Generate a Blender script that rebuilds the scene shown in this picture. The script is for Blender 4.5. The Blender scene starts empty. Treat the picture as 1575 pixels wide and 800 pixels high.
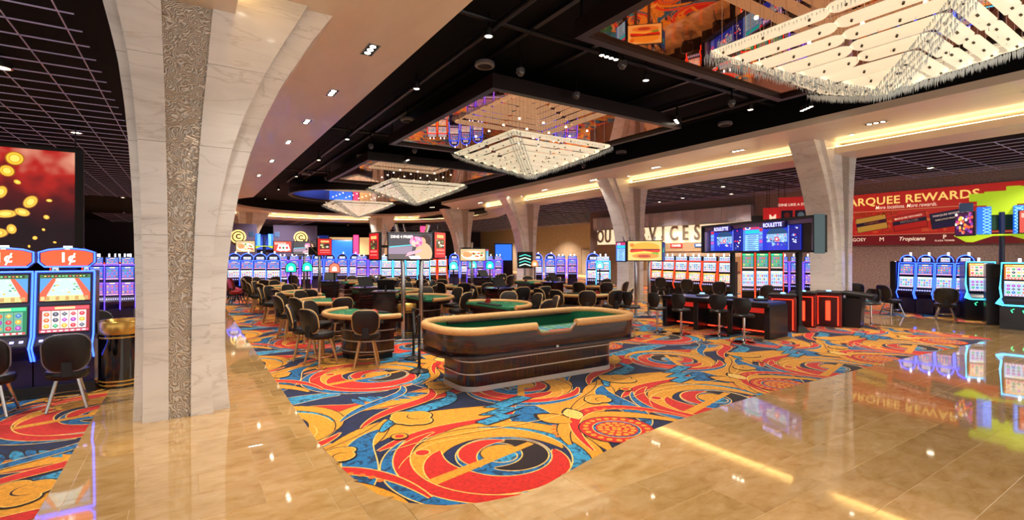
import bpy, math, random
import numpy as np
from mathutils import Matrix, Vector
PI = math.pi
R = math.radians
random.seed(7)
sc = bpy.context.scene
C = bpy.context.collection

# ------------------------------------------------------------------ camera, world, exposure
CAM_H = 2.0
F_PX = 760.0
YAW = math.atan2(787 - 290, F_PX)
cam = bpy.data.cameras.new('camera')
cam_o = bpy.data.objects.new('camera', cam)
C.objects.link(cam_o)
cam.sensor_fit = 'HORIZONTAL'
cam.sensor_width = 36.0
cam.lens = 36.0 * F_PX / 1575.0
cam.shift_y = -8.0 / 1575.0
cam.clip_start = 0.05
cam.clip_end = 300
cam_o.location = (0, 0, CAM_H)
cam_o.rotation_euler = (PI / 2, 0, -YAW)
sc.camera = cam_o
world = bpy.data.worlds.new('world')
sc.world = world
world.use_nodes = True
world.node_tree.nodes['Background'].inputs[0].default_value = (1.0, 0.95, 0.91, 1)
world.node_tree.nodes['Background'].inputs[1].default_value = 1.0
sc.view_settings.view_transform = 'Standard'
sc.view_settings.look = 'None'
sc.view_settings.gamma = 1.0
sc.view_settings.exposure = 0.25
sc.view_settings.use_curve_mapping = False
sc.cycles.max_bounces = 6
sc.cycles.diffuse_bounces = 3
sc.cycles.glossy_bounces = 3
sc.cycles.use_adaptive_sampling = True
sc.cycles.adaptive_threshold = 0.03
sc.cycles.transmission_bounces = 4
sc.cycles.sample_clamp_indirect = 4.0
sc.cycles.caustics_reflective = False
sc.cycles.caustics_refractive = False
sc.cycles.use_denoising = True
SPOT_W = 560.0      # warm downlights of the gaming hall
SOFFIT_W = 340.0    # recessed soffit fixtures
AISLE_W = 620.0     # recessed lights of the side aisles

FX, FY = math.sin(YAW), math.cos(YAW)
RX, RY = math.cos(YAW), -math.sin(YAW)


def at_depth(x, d):
    u = (x - 787) / F_PX
    return d * (FX + u * RX), d * (FY + u * RY)


def face_cam(X, Y, off=0.0):
    """yaw that turns a thing whose front is its -Y side to the place (0,0)"""
    return math.atan2(-X, Y) + off


# ------------------------------------------------------------------ colours and materials
def lin(c):
    return tuple(((v / 255.0) / 12.92 if v / 255.0 <= 0.04045 else ((v / 255.0 + 0.055) / 1.055) ** 2.4) for v in c)


MATS = {}


def new_mat(name):
    m = bpy.data.materials.new(name)
    m.use_nodes = True
    nt = m.node_tree
    b = nt.nodes['Principled BSDF']
    MATS[name] = m
    return m, nt, b


def plain(name, rgb, rough=0.5, metal=0.0, emit=None, es=0.0, noise=0.0, nscale=8.0, coat=0.0, bump=0.0, spec=None):
    if name in MATS:
        return MATS[name]
    m, nt, b = new_mat(name)
    col = lin(rgb)
    b.inputs['Base Color'].default_value = (*col, 1)
    b.inputs['Roughness'].default_value = rough
    b.inputs['Metallic'].default_value = metal
    if spec is not None:
        b.inputs['Specular IOR Level'].default_value = spec
    if coat:
        b.inputs['Coat Weight'].default_value = coat
        b.inputs['Coat Roughness'].default_value = 0.08
    if emit:
        b.inputs['Emission Color'].default_value = (*lin(emit), 1)
        b.inputs['Emission Strength'].default_value = es
    if noise or bump:
        tc = nt.nodes.new('ShaderNodeTexCoord')
        n = nt.nodes.new('ShaderNodeTexNoise')
        n.inputs['Scale'].default_value = nscale
        n.inputs['Detail'].default_value = 4
        nt.links.new(tc.outputs['Object'], n.inputs['Vector'])
        if noise:
            r = nt.nodes.new('ShaderNodeValToRGB')
            r.color_ramp.elements[0].position = 0.3
            r.color_ramp.elements[1].position = 0.7
            r.color_ramp.elements[0].color = (*[v * (1 - noise) for v in col], 1)
            r.color_ramp.elements[1].color = (*[min(1, v * (1 + noise)) for v in col], 1)
            nt.links.new(n.outputs['Fac'], r.inputs['Fac'])
            nt.links.new(r.outputs['Color'], b.inputs['Base Color'])
        if bump:
            bp = nt.nodes.new('ShaderNodeBump')
            bp.inputs['Strength'].default_value = bump
            bp.inputs['Distance'].default_value = 0.01
            nt.links.new(n.outputs['Fac'], bp.inputs['Height'])
            nt.links.new(bp.outputs['Normal'], b.inputs['Normal'])
    return m


def glow(name, rgb, es):
    return plain(name, rgb, 0.5, 0, rgb, es)


def ramp(nt, stops):
    r = nt.nodes.new('ShaderNodeValToRGB')
    e = r.color_ramp.elements
    while len(e) < len(stops):
        e.new(0.5)
    for k, (p, c) in enumerate(stops):
        e[k].position = p
        e[k].color = (*lin(c), 1)
    return r


def veined(name, stops, scale, stretch, rough, coat=0.0, vein=None, vscale=1.2, rand=0.0, spec=0.5):
    """streaky stone: stretched noise plus thin wave veins, tint varied piece by piece"""
    m, nt, b = new_mat(name)
    tc = nt.nodes.new('ShaderNodeTexCoord')
    oi = nt.nodes.new('ShaderNodeObjectInfo')
    geo = nt.nodes.new('ShaderNodeNewGeometry')
    mp = nt.nodes.new('ShaderNodeMapping')
    mp.inputs['Scale'].default_value = stretch
    mp.inputs['Rotation'].default_value = (0, 0.12, 0.05)
    nt.links.new(geo.outputs['Position'], mp.inputs['Vector'])
    mul = nt.nodes.new('ShaderNodeMath')
    mul.operation = 'MULTIPLY'
    mul.inputs[1].default_value = 37.0
    nt.links.new(oi.outputs['Random'], mul.inputs[0])
    n = nt.nodes.new('ShaderNodeTexNoise')
    n.noise_dimensions = '4D'
    n.inputs['Scale'].default_value = scale
    n.inputs['Detail'].default_value = 7
    n.inputs['Roughness'].default_value = 0.62
    n.inputs['Distortion'].default_value = 0.6
    nt.links.new(mp.outputs['Vector'], n.inputs['Vector'])
    nt.links.new(mul.outputs[0], n.inputs['W'])
    r = ramp(nt, stops)
    nt.links.new(n.outputs['Fac'], r.inputs['Fac'])
    out = r.outputs['Color']
    if vein:
        w = nt.nodes.new('ShaderNodeTexNoise')
        w.noise_dimensions = '4D'
        w.inputs['Scale'].default_value = vscale
        w.inputs['Detail'].default_value = 5
        w.inputs['Distortion'].default_value = 1.4
        nt.links.new(mp.outputs['Vector'], w.inputs['Vector'])
        nt.links.new(mul.outputs[0], w.inputs['W'])
        vr = nt.nodes.new('ShaderNodeValToRGB')
        e = vr.color_ramp.elements
        e[0].position, e[0].color = 0.485, (0, 0, 0, 1)
        e[1].position, e[1].color = 0.515, (0, 0, 0, 1)
        e2 = e.new(0.5)
        e2.color = (0.28, 0.28, 0.28, 1)
        nt.links.new(w.outputs['Fac'], vr.inputs['Fac'])
        mx = nt.nodes.new('ShaderNodeMix')
        mx.data_type = 'RGBA'
        nt.links.new(vr.outputs['Color'], mx.inputs[0])
        nt.links.new(out, mx.inputs[6])
        mx.inputs[7].default_value = (*lin(vein), 1)
        out = mx.outputs[2]
    if rand:
        hsv = nt.nodes.new('ShaderNodeHueSaturation')
        mr = nt.nodes.new('ShaderNodeMapRange')
        mr.inputs['To Min'].default_value = 1 - rand
        mr.inputs['To Max'].default_value = 1 + rand
        nt.links.new(oi.outputs['Random'], mr.inputs['Value'])
        nt.links.new(mr.outputs[0], hsv.inputs['Value'])
        nt.links.new(out, hsv.inputs['Color'])
        out = hsv.outputs['Color']
    nt.links.new(out, b.inputs['Base Color'])
    b.inputs['Roughness'].default_value = rough
    b.inputs['Specular IOR Level'].default_value = spec
    if coat:
        b.inputs['Coat Weight'].default_value = coat
        b.inputs['Coat Roughness'].default_value = 0.03
    return m


M_TILE = veined('polished_travertine', [(0.25, (152, 116, 66)), (0.45, (180, 143, 90)), (0.62, (191, 157, 108)), (0.8, (208, 180, 138))],
                3.4, (1.0, 2.0, 1.0), 0.05, 0.6, rand=0.09, spec=0.8)
M_MARBLE = veined('white_marble', [(0.25, (200, 194, 188)), (0.5, (230, 226, 221)), (0.8, (242, 239, 235))],
                  1.1, (0.5, 0.5, 2.4), 0.16, 0.25, vein=(150, 132, 112), vscale=0.9, rand=0.03)
M_SOFFIT = veined('cream_soffit_panel', [(0.3, (222, 206, 186)), (0.7, (234, 220, 202))], 1.0, (2, 0.6, 1), 0.35, 0.15)
M_GROUT = plain('grout', (196, 168, 120), 0.5)
M_BLACK = plain('black_ceiling_paint', (5, 5, 6), 0.85, spec=0.2)
M_DARKFRAME = plain('dark_bronze_frame', (30, 17, 17), 0.45)
M_MIRROR = plain('bronze_mirror', (206, 138, 98), 0.02, 1.0)
M_STEEL = plain('brushed_steel', (205, 203, 200), 0.22, 1.0)
M_CHROME = plain('chrome', (225, 225, 228), 0.08, 1.0)
M_BRASS = plain('brass', (216, 170, 84), 0.25, 0.7)
M_LEG = plain('champagne_leg', (206, 160, 108), 0.3, 0.6)
M_VINYL = plain('black_vinyl', (22, 19, 20), 0.42, noise=0.2, nscale=30)
M_PIPING = plain('tan_piping', (206, 168, 112), 0.45)
M_TANRAIL = plain('tan_padded_rail', (206, 158, 100), 0.45, noise=0.08, nscale=20)
M_FELT = plain('green_felt', (14, 100, 66), 0.95, noise=0.12, nscale=40)
M_DARK = plain('dark_cabinet', (20, 18, 24), 0.3, coat=0.2)
M_DARKMATTE = plain('dark_matte', (18, 17, 20), 0.6)
M_NAVY = plain('navy_cabinet', (26, 22, 70), 0.3, coat=0.3)
M_BLUE_LED = glow('blue_led', (44, 78, 255), 6.0)
M_VIOLET_LED = glow('violet_led', (84, 56, 255), 5.0)
M_CYAN_LED = glow('cyan_led', (60, 190, 255), 4.5)
M_RED_LED = glow('red_led', (255, 50, 26), 3.5)
M_WARM_LED = glow('warm_cove_led', (255, 222, 150), 13.0)
M_LAMP = glow('lamp_disc', (255, 240, 210), 14.0)
M_WHITE_LED = glow('white_led', (225, 230, 255), 5.0)
M_FABRIC_RED = plain('red_vinyl', (160, 28, 30), 0.45)
M_WALL_BEIGE = plain('beige_wallcovering', (196, 168, 138), 0.7, noise=0.08, nscale=3)
M_WALL_GREY = plain('taupe_textured_wall', (150, 126, 118), 0.75, noise=0.25, nscale=14)
M_WALL_DARK = plain('dark_far_wall', (40, 34, 54), 0.7)
M_GRID = plain('lilac_lit_grid_bar', (200, 194, 240), 0.4)  # purple light from the slots is put into the bars' lilac colour
M_RUBBER = plain('black_rubber', (14, 14, 14), 0.7)


def wood(name, vertical):
    m, nt, b = new_mat(name)
    geo = nt.nodes.new('ShaderNodeTexCoord')
    mp = nt.nodes.new('ShaderNodeMapping')
    mp.inputs['Scale'].default_value = (48, 48, 0.5) if vertical else (1.1, 1.1, 30)
    nt.links.new(geo.outputs['Object'], mp.inputs['Vector'])
    n = nt.nodes.new('ShaderNodeTexNoise')
    n.inputs['Scale'].default_value = 1.6
    n.inputs['Detail'].default_value = 5
    n.inputs['Roughness'].default_value = 0.7
    nt.links.new(mp.outputs['Vector'], n.inputs['Vector'])
    r = ramp(nt, [(0.38, (14, 6, 9)), (0.52, (30, 13, 13)), (0.62, (74, 30, 20)), (0.76, (112, 52, 28))])
    nt.links.new(n.outputs['Fac'], r.inputs['Fac'])
    nt.links.new(r.outputs['Color'], b.inputs['Base Color'])
    b.inputs['Roughness'].default_value = 0.22
    b.inputs['Coat Weight'].default_value = 0.5
    b.inputs['Coat Roughness'].default_value = 0.1
    return m


M_WOODV = wood('dark_striped_veneer', True)
M_WOODH = wood('dark_grained_veneer', False)


def metal_emboss():
    m, nt, b = new_mat('embossed_silver')
    geo = nt.nodes.new('ShaderNodeNewGeometry')
    n = nt.nodes.new('ShaderNodeTexNoise')
    n.inputs['Scale'].default_value = 5.0
    n.inputs['Detail'].default_value = 2
    nt.links.new(geo.outputs['Position'], n.inputs['Vector'])
    add = nt.nodes.new('ShaderNodeMixRGB')
    add.blend_type = 'ADD'
    add.inputs[0].default_value = 0.3
    nt.links.new(geo.outputs['Position'], add.inputs[1])
    nt.links.new(n.outputs['Color'], add.inputs[2])
    v = nt.nodes.new('ShaderNodeTexVoronoi')
    v.inputs['Scale'].default_value = 6.5
    nt.links.new(add.outputs[0], v.inputs['Vector'])
    w = nt.nodes.new('ShaderNodeMath')
    w.operation = 'MULTIPLY'
    w.inputs[1].default_value = 40.0
    nt.links.new(v.outputs['Distance'], w.inputs[0])
    s = nt.nodes.new('ShaderNodeMath')
    s.operation = 'SINE'
    nt.links.new(w.outputs[0], s.inputs[0])
    bp = nt.nodes.new('ShaderNodeBump')
    bp.inputs['Strength'].default_value = 0.38
    bp.inputs['Distance'].default_value = 0.02
    nt.links.new(s.outputs[0], bp.inputs['Height'])
    nt.links.new(bp.outputs['Normal'], b.inputs['Normal'])
    r = ramp(nt, [(0.0, (158, 144, 128)), (1.0, (212, 203, 190))])
    mr = nt.nodes.new('ShaderNodeMapRange')
    mr.inputs['From Min'].default_value = -1
    nt.links.new(s.outputs[0], mr.inputs['Value'])
    nt.links.new(mr.outputs[0], r.inputs['Fac'])
    nt.links.new(r.outputs['Color'], b.inputs['Base Color'])
    b.inputs['Metallic'].default_value = 0.5
    b.inputs['Roughness'].default_value = 0.38
    return m


M_SILVER = metal_emboss()


def attr_mat(name, strength=0.0, rough=0.6, carpet=False):
    if name in MATS:
        return MATS[name]
    m, nt, b = new_mat(name)
    a = nt.nodes.new('ShaderNodeAttribute')
    a.attribute_name = 'Col'
    src = a.outputs['Color']
    if carpet:
        tc = nt.nodes.new('ShaderNodeNewGeometry')
        n = nt.nodes.new('ShaderNodeTexNoise')
        n.inputs['Scale'].default_value = 26
        n.inputs['Detail'].default_value = 6
        n.inputs['Roughness'].default_value = 0.75
        nt.links.new(tc.outputs['Position'], n.inputs['Vector'])
        mr = nt.nodes.new('ShaderNodeMapRange')
        mr.inputs['From Min'].default_value = 0.32
        mr.inputs['From Max'].default_value = 0.68
        mr.inputs['To Min'].default_value = 0.62
        mr.inputs['To Max'].default_value = 1.28
        nt.links.new(n.outputs['Fac'], mr.inputs['Value'])
        hsv = nt.nodes.new('ShaderNodeHueSaturation')
        nt.links.new(mr.outputs[0], hsv.inputs['Value'])
        nt.links.new(src, hsv.inputs['Color'])
        src = hsv.outputs['Color']
        # blue yarns are woven with dark flecks
        sp = nt.nodes.new('ShaderNodeSeparateColor')
        nt.links.new(a.outputs['Color'], sp.inputs[0])
        gt = nt.nodes.new('ShaderNodeMath')
        gt.operation = 'GREATER_THAN'
        nt.links.new(sp.outputs[2], gt.inputs[0])
        nt.links.new(sp.outputs[0], gt.inputs[1])
        n2 = nt.nodes.new('ShaderNodeTexNoise')
        n2.inputs['Scale'].default_value = 9
        n2.inputs['Detail'].default_value = 5
        n2.inputs['Distortion'].default_value = 1.5
        nt.links.new(tc.outputs['Position'], n2.inputs['Vector'])
        mk = nt.nodes.new('ShaderNodeMapRange')
        mk.inputs['From Min'].default_value = 0.50
        mk.inputs['From Max'].default_value = 0.58
        mk.inputs['To Max'].default_value = 0.75
        nt.links.new(n2.outputs['Fac'], mk.inputs['Value'])
        mm = nt.nodes.new('ShaderNodeMath')
        mm.operation = 'MULTIPLY'
        nt.links.new(gt.outputs[0], mm.inputs[0])
        nt.links.new(mk.outputs[0], mm.inputs[1])
        mx = nt.nodes.new('ShaderNodeMix')
        mx.data_type = 'RGBA'
        nt.links.new(mm.outputs[0], mx.inputs[0])
        nt.links.new(src, mx.inputs[6])
        mx.inputs[7].default_value = (*lin((20, 22, 44)), 1)
        src = mx.outputs[2]
    if strength:
        b.inputs['Base Color'].default_value = (0.02, 0.02, 0.02, 1)
        nt.links.new(src, b.inputs['Emission Color'])
        b.inputs['Emission Strength'].default_value = strength
        b.inputs['Roughness'].default_value = 0.15
    else:
        nt.links.new(src, b.inputs['Base Color'])
        b.inputs['Roughness'].default_value = rough
        if carpet:
            b.inputs['Specular IOR Level'].default_value = 0.1
            b.inputs['Sheen Weight'].default_value = 0.15
    return m


M_SCREEN = attr_mat('lit_screen', 1.25)
M_SCREEN_HI = attr_mat('bright_lit_screen', 2.2)
M_PRINT = attr_mat('printed_panel', 0.0)
M_BACKLIT = attr_mat('backlit_print', 0.55)
M_CARPET = attr_mat('woven_carpet', 0.0, 0.95, True)


# ------------------------------------------------------------------ mesh builder
class MB:
    def __init__(self):
        self.v, self.f, self.m, self.c = [], [], [], []
        self.mi = 0
        self.col = (1, 1, 1)

    def face(self, idx):
        self.f.append(tuple(idx))
        self.m.append(self.mi)
        self.c.append(self.col)

    def add(self, pts, faces, M=None):
        o = len(self.v)
        for p in pts:
            self.v.append(tuple(M @ Vector(p)) if M else tuple(p))
        for f in faces:
            self.face([o + i for i in f])
        return self

    def box(self, x0, x1, y0, y1, z0, z1, ch=0.0, M=None):
        if ch <= 0:
            p = [(x, y, z) for z in (z0, z1) for y in (y0, y1) for x in (x0, x1)]
            return self.add(p, [(0, 2, 3, 1), (4, 5, 7, 6), (0, 1, 5, 4), (2, 6, 7, 3), (0, 4, 6, 2), (1, 3, 7, 5)], M)
        c = min(ch, (x1 - x0) / 2.01, (y1 - y0) / 2.01, (z1 - z0) / 2.01)
        rings = []
        for (z, i) in ((z0, c), (z0 + c, 0), (z1 - c, 0), (z1, c)):
            a, b_, d, e = x0 + i, x1 - i, y0 + i, y1 - i
            rings.append([(a + c, d, z), (b_ - c, d, z), (b_, d + c, z), (b_, e - c, z), (b_ - c, e, z), (a + c, e, z), (a, e - c, z), (a, d + c, z)])
        return self.loft(rings, M)

    def loft(self, rings, M=None, cap=True, closed=True):
        n = len(rings[0])
        pts = [p for r in rings for p in r]
        fs = []
        for k in range(len(rings) - 1):
            for i in range(n if closed else n - 1):
                j = (i + 1) % n
                fs.append((k * n + i, k * n + j, (k + 1) * n + j, (k + 1) * n + i))
        if cap:
            fs.append(tuple(range(n))[::-1])
            fs.append(tuple(range((len(rings) - 1) * n, len(rings) * n)))
        return self.add(pts, fs, M)

    def prism(self, poly, z0, z1, M=None):
        return self.loft([[(x, y, z0) for x, y in poly], [(x, y, z1) for x, y in poly]], M)

    def prism_xz(self, poly, y0, y1, M=None):
        return self.loft([[(x, y1, z) for x, z in poly], [(x, y0, z) for x, z in poly]], M)

    def tube(self, path, r, n=8, M=None, cap=True, closed=False):
        path = [Vector(p) for p in path]
        rr = r if isinstance(r, (list, tuple)) else [r] * len(path)
        rings = []
        N = len(path)
        for k, p in enumerate(path):
            a = path[k - 1] if (k > 0 or closed) else p
            b_ = path[(k + 1) % N] if (k < N - 1 or closed) else p
            t = (b_ - a).normalized()
            up = Vector((0, 0, 1)) if abs(t.z) < 0.9 else Vector((1, 0, 0))
            s = t.cross(up).normalized()
            w = s.cross(t).normalized()
            rings.append([tuple(p + rr[k] * (math.cos(2 * PI * i / n) * s + math.sin(2 * PI * i / n) * w)) for i in range(n)])
        if closed:
            rings.append(rings[0])
            return self.loft(rings, M, cap=False)
        return self.loft(rings, M, cap)

    def cyl(self, x, y, z0, z1, r0, r1=None, n=16, M=None):
        r1 = r0 if r1 is None else r1
        return self.loft([[(x + r * math.cos(2 * PI * i / n), y + r * math.sin(2 * PI * i / n), z) for i in range(n)] for r, z in ((r0, z0), (r1, z1))], M)

    def lathe(self, prof, n=20, x=0, y=0, M=None):
        return self.loft([[(x + max(r, 1e-4) * math.cos(2 * PI * i / n), y + max(r, 1e-4) * math.sin(2 * PI * i / n), z) for i in range(n)] for r, z in prof], M)

    def poly2(self, pts, layer, col, step=0.0004):
        """flat coloured print in the XZ plane, facing -Y"""
        o = len(self.v)
        self.v.extend((x, -layer * step, z) for x, z in pts)
        self.f.append(tuple(range(o, o + len(pts))))
        self.m.append(self.mi)
        self.c.append(lin(col))
        return self

    def mesh(self, name, mats, smooth=False, colours=False):
        me = bpy.data.meshes.new(name)
        me.from_pydata(self.v, [], self.f)
        for mt in (mats if isinstance(mats, (list, tuple)) else [mats]):
            me.materials.append(mt)
        if any(self.m):
            me.polygons.foreach_set('material_index', self.m)
        if colours:
            a = me.color_attributes.new('Col', 'FLOAT_COLOR', 'CORNER')
            buf = []
            for f, c in zip(self.f, self.c):
                buf.extend((c[0], c[1], c[2], 1.0) * len(f))
            a.data.foreach_set('color', buf)
        if smooth:
            me.polygons.foreach_set('use_smooth', [True] * len(self.f))
            try:
                me.set_sharp_from_angle(angle=R(40))
            except Exception:
                pass
        me.update()
        return me

    def build(self, name, mats, parent=None, smooth=False, colours=False):
        return put(name, self.mesh(name, mats, smooth, colours), parent)


def put(name, me, parent=None, loc=None, rot=None, M=None):
    o = bpy.data.objects.new(name, me)
    C.objects.link(o)
    if parent:
        o.parent = parent
    if loc:
        o.location = loc
    if rot:
        o.rotation_euler = rot
    return o


def tag(o, label=None, cat=None, group=None, kind=None):
    if label:
        o['label'] = label
    if cat:
        o['category'] = cat
    if group:
        o['group'] = group
    if kind:
        o['kind'] = kind
    return o


def thing(name, loc, rz=0.0, label=None, cat=None, group=None):
    o = bpy.data.objects.new(name, None)
    C.objects.link(o)
    o.location = loc
    o.rotation_euler = (0, 0, rz)
    o.empty_display_size = 0.2
    return tag(o, label, cat, group)


KIDS = {}


def copy_tree(o, parent=None):
    c = o.copy()
    C.objects.link(c)
    c.parent = parent
    for ch in (KIDS.get(o.name) or KIDS.setdefault(o.name, list(o.children))):
        copy_tree(ch, c)
    return c


def place(proto, used, loc, rz, label, group=None, scale=None):
    o = proto if not used[0] else copy_tree(proto)
    used[0] = True
    o.location = loc
    o.rotation_euler = (0, 0, rz)
    if scale:
        o.scale = scale
    tag(o, label, None, group)
    return o


def text_mesh(s, size, mat, bold=0.0, depth=0.0, shear=0.0, spacing=1.0, align='CENTER'):
    cu = bpy.data.curves.new('lettering', 'FONT')
    cu.body = s
    cu.size = size
    cu.align_x = align
    cu.align_y = 'CENTER'
    cu.offset = bold
    cu.extrude = depth
    cu.shear = shear
    cu.space_character = spacing
    cu.resolution_u = 3
    ob = bpy.data.objects.new('lettering', cu)
    me = bpy.data.meshes.new_from_object(ob)
    bpy.data.objects.remove(ob)
    me.materials.clear()
    me.materials.append(mat)
    me.name = 'lettering'
    return me


def text(s, size, mat, parent, x, y, z, bold=0.0, depth=0.0, roll=0.0, shear=0.0, spacing=1.0, align='CENTER', name='lettering'):
    """lettering standing in the local XZ plane, reading from -Y"""
    o = put(name, text_mesh(s, size, mat, bold, depth, shear, spacing, align), parent)
    o.location = (x, y, z)
    o.rotation_euler = (PI / 2, -roll, 0)
    return o


def downlight(parent, loc, watts, angle=100, blend=0.8, col=(1.0, 0.89, 0.76), size=0.12):
    l = bpy.data.lights.new('spot', 'SPOT')
    l.energy = watts
    l.color = col
    l.spot_size = R(angle)
    l.spot_blend = blend
    l.shadow_soft_size = size
    o = bpy.data.objects.new('lamp', l)
    C.objects.link(o)
    o.parent = parent
    o.location = loc
    return o


def arc(cx, cy, r, a0, a1, n):
    return [(cx + r * math.cos(a0 + (a1 - a0) * i / n), cy + r * math.sin(a0 + (a1 - a0) * i / n)) for i in range(n + 1)]


def rrect(x0, x1, y0, y1, r, n=4):
    return (arc(x1 - r, y0 + r, r, -PI / 2, 0, n) + arc(x1 - r, y1 - r, r, 0, PI / 2, n)
            + arc(x0 + r, y1 - r, r, PI / 2, PI, n) + arc(x0 + r, y0 + r, r, PI, 1.5 * PI, n))


def rect(x0, x1, z0, z1):
    return [(x0, z0), (x1, z0), (x1, z1), (x0, z1)]


# ================================================================== FLOOR
HALL_X = 8.6                       # axis of the hall
COL_Y = [7.27, 16.05, 24.8, 33.6]  # column rows
SOFFIT_Z = 5.45
BEAM_Z = 5.1
GRID_Z = 5.12

EDGE = np.array([(1.15, 5.6), (1.17, 5.0), (1.22, 4.5), (1.30, 4.09), (1.45, 3.80), (1.70, 3.58), (1.98, 3.46), (2.29, 3.40), (2.60, 3.43),
                 (3.22, 3.60), (4.0, 3.78), (4.9, 3.89), (6.2, 3.95), (7.6, 3.95), (11.0, 3.86), (14.0, 3.66), (15.6, 3.52), (16.0, 3.6), (16.25, 4.2)])


def project(X, Y, z):
    d = X * FX + Y * FY
    if d < 0.3:
        return None
    return 787 + F_PX * (X * RX + Y * RY) / d, 392 - F_PX * (z - CAM_H) / d


def in_view(pts, z=0.0, margin=60):
    ok = [project(x, y, z) for x, y in pts]
    ok = [p for p in ok if p]
    if not ok:
        return False
    xs, ys = [p[0] for p in ok], [p[1] for p in ok]
    return max(xs) > -margin and min(xs) < 1575 + margin and max(ys) > -margin and min(ys) < 800 + margin


floor = MB().box(-16, 40, -3, 64, -0.3, -0.0095).build('floor', M_GROUT)
tag(floor, kind='structure')


def lim(x):
    if x < 1.15:
        return 25.0
    if x <= 16.25:
        return float(np.interp(x, EDGE[:, 0], EDGE[:, 1]))
    if x <= 19.2:
        return 17.0
    return 3.3


def add_tile(xa, xb, ya, yb):
    g = 0.0013
    xa, xb, ya, yb = xa + g, xb - g, ya + g, yb - g
    if xb - xa < 0.04:
        return
    curved = xb > 1.15 and xa < 16.25 and yb > 3.35 and not (xa >= 16.25)
    n = 14 if curved else 1
    xs = [xa + (xb - xa) * i / n for i in range(n + 1)]
    top = [min(yb, lim(min(max(x, xa + 0.003), xb - 0.003)) - 0.001) for x in xs]
    while len(xs) > 1 and top[0] <= ya + 0.004 and top[1] <= ya + 0.004:
        xs.pop(0), top.pop(0)
    while len(xs) > 1 and top[-1] <= ya + 0.004 and top[-2] <= ya + 0.004:
        xs.pop(), top.pop()
    if len(xs) < 2 or max(top) <= ya + 0.01:
        return
    poly = [(xs[0], ya), (xs[-1], ya)] + [(x, max(t, ya + 0.001)) for x, t in zip(xs[::-1], top[::-1])]
    if not in_view(poly):
        return
    b = 0.0018
    m = MB()
    cx = sum(p[0] for p in poly) / len(poly)
    cy = sum(p[1] for p in poly) / len(poly)

    def inset(p, d):
        v = Vector((cx - p[0], cy - p[1]))
        return (p[0] + math.copysign(min(d, abs(v.x)), v.x), p[1] + math.copysign(min(d, abs(v.y)), v.y))
    q = [inset(p, b) for p in poly]
    m.loft([[(x, y, -0.009) for x, y in poly], [(x, y, 0.0062) for x, y in poly], [(x, y, 0.0075) for x, y in q]])
    m.build('floor_tile', M_TILE, floor)


TW, TD = 0.914, 0.4575
row = 0
y = 3.95 - 8 * TD
while y < 24:
    off = (row % 2) * TW / 2
    x = -0.845 - off
    while x < 24:
        cuts = [max(x, -0.845), x + TW]
        for c in (1.15, 16.25, 19.2):
            if cuts[0] < c < cuts[-1] and (y + TD > 3.3):
                cuts.insert(-1, c)
        for a, b_ in zip(cuts, cuts[1:]):
            if b_ - a > 0.03:
                add_tile(a, b_, y, y + TD)
        x += TW
    # narrow border strip along the left carpet
    if row % 2 == 0:
        add_tile(-0.98, -0.845, y, y + 2 * TD)
    y += TD
    row += 1

for a_ in ((-0.98, 1.15, -1, 25), (1.15, 16.25, -1, 3.36), (16.25, 19.2, -1, 17.0), (19.2, 24.5, -1, 3.3)):
    MB().box(*a_, -0.009, 0.0058).build('grout_bed', M_GROUT, floor)

# ---- carpet: one woven repeat, laid out as flat coloured shapes, then repeated over the floor
RED, GOLD, BLUE, NAVY, ORG, DRK, SKY, CRM = (192, 34, 24), (208, 142, 34), (24, 104, 160), (22, 34, 74), (222, 108, 30), (34, 20, 22), (48, 142, 186), (228, 184, 92)
CW, CL = 3.5, 3.9
SH = []


def S(pts, col):
    SH.append(([pts], col))


def quads(A, B):
    return [[A[i], A[i + 1], B[i + 1], B[i]] for i in range(len(A) - 1)]


def disc(cx, cy, r, col, n=36, e=1.0, rot=0.0):
    p = [(r * math.cos(2 * PI * i / n), e * r * math.sin(2 * PI * i / n)) for i in range(n)]
    S([(cx + x * math.cos(rot) - y * math.sin(rot), cy + x * math.sin(rot) + y * math.cos(rot)) for x, y in p], col)


def band(path, w0, w1, col, line=CRM, lw=0.014, peak=0.5):
    """ribbon along a path, tapering at both ends, with a thin woven outline"""
    n = len(path)
    L, L2, R_, R2 = [], [], [], []
    for i, (x, y) in enumerate(path):
        a, b_ = path[max(0, i - 1)], path[min(n - 1, i + 1)]
        t = math.atan2(b_[1] - a[1], b_[0] - a[0])
        k = i / (n - 1)
        k = k / peak / 2 if k < peak else 0.5 + (k - peak) / (1 - peak) / 2
        w = w0 + (w1 - w0) * math.sin(PI * k) ** 0.8
        nx, ny = -math.sin(t), math.cos(t)
        L.append((x + nx * w, y + ny * w)); R_.append((x - nx * w, y - ny * w))
        L2.append((x + nx * (w + lw), y + ny * (w + lw))); R2.append((x - nx * (w + lw), y - ny * (w + lw)))
    if line:
        SH.append((quads(R2, L2), line))
    SH.append((quads(R_, L), col))


def arcp(cx, cy, r, a0, a1, n=30, r1=None):
    r1 = r if r1 is None else r1
    return [(cx + (r + (r1 - r) * i / n) * math.cos(R(a0 + (a1 - a0) * i / n)), cy + (r + (r1 - r) * i / n) * math.sin(R(a0 + (a1 - a0) * i / n))) for i in range(n + 1)]


def bez(p0, p1, p2, p3, n=30):
    o = []
    for i in range(n + 1):
        t = i / n
        s = 1 - t
        o.append(tuple(s ** 3 * a + 3 * s * s * t * b_ + 3 * s * t * t * c + t ** 3 * d for a, b_, c, d in zip(p0, p1, p2, p3)))
    return o


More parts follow.
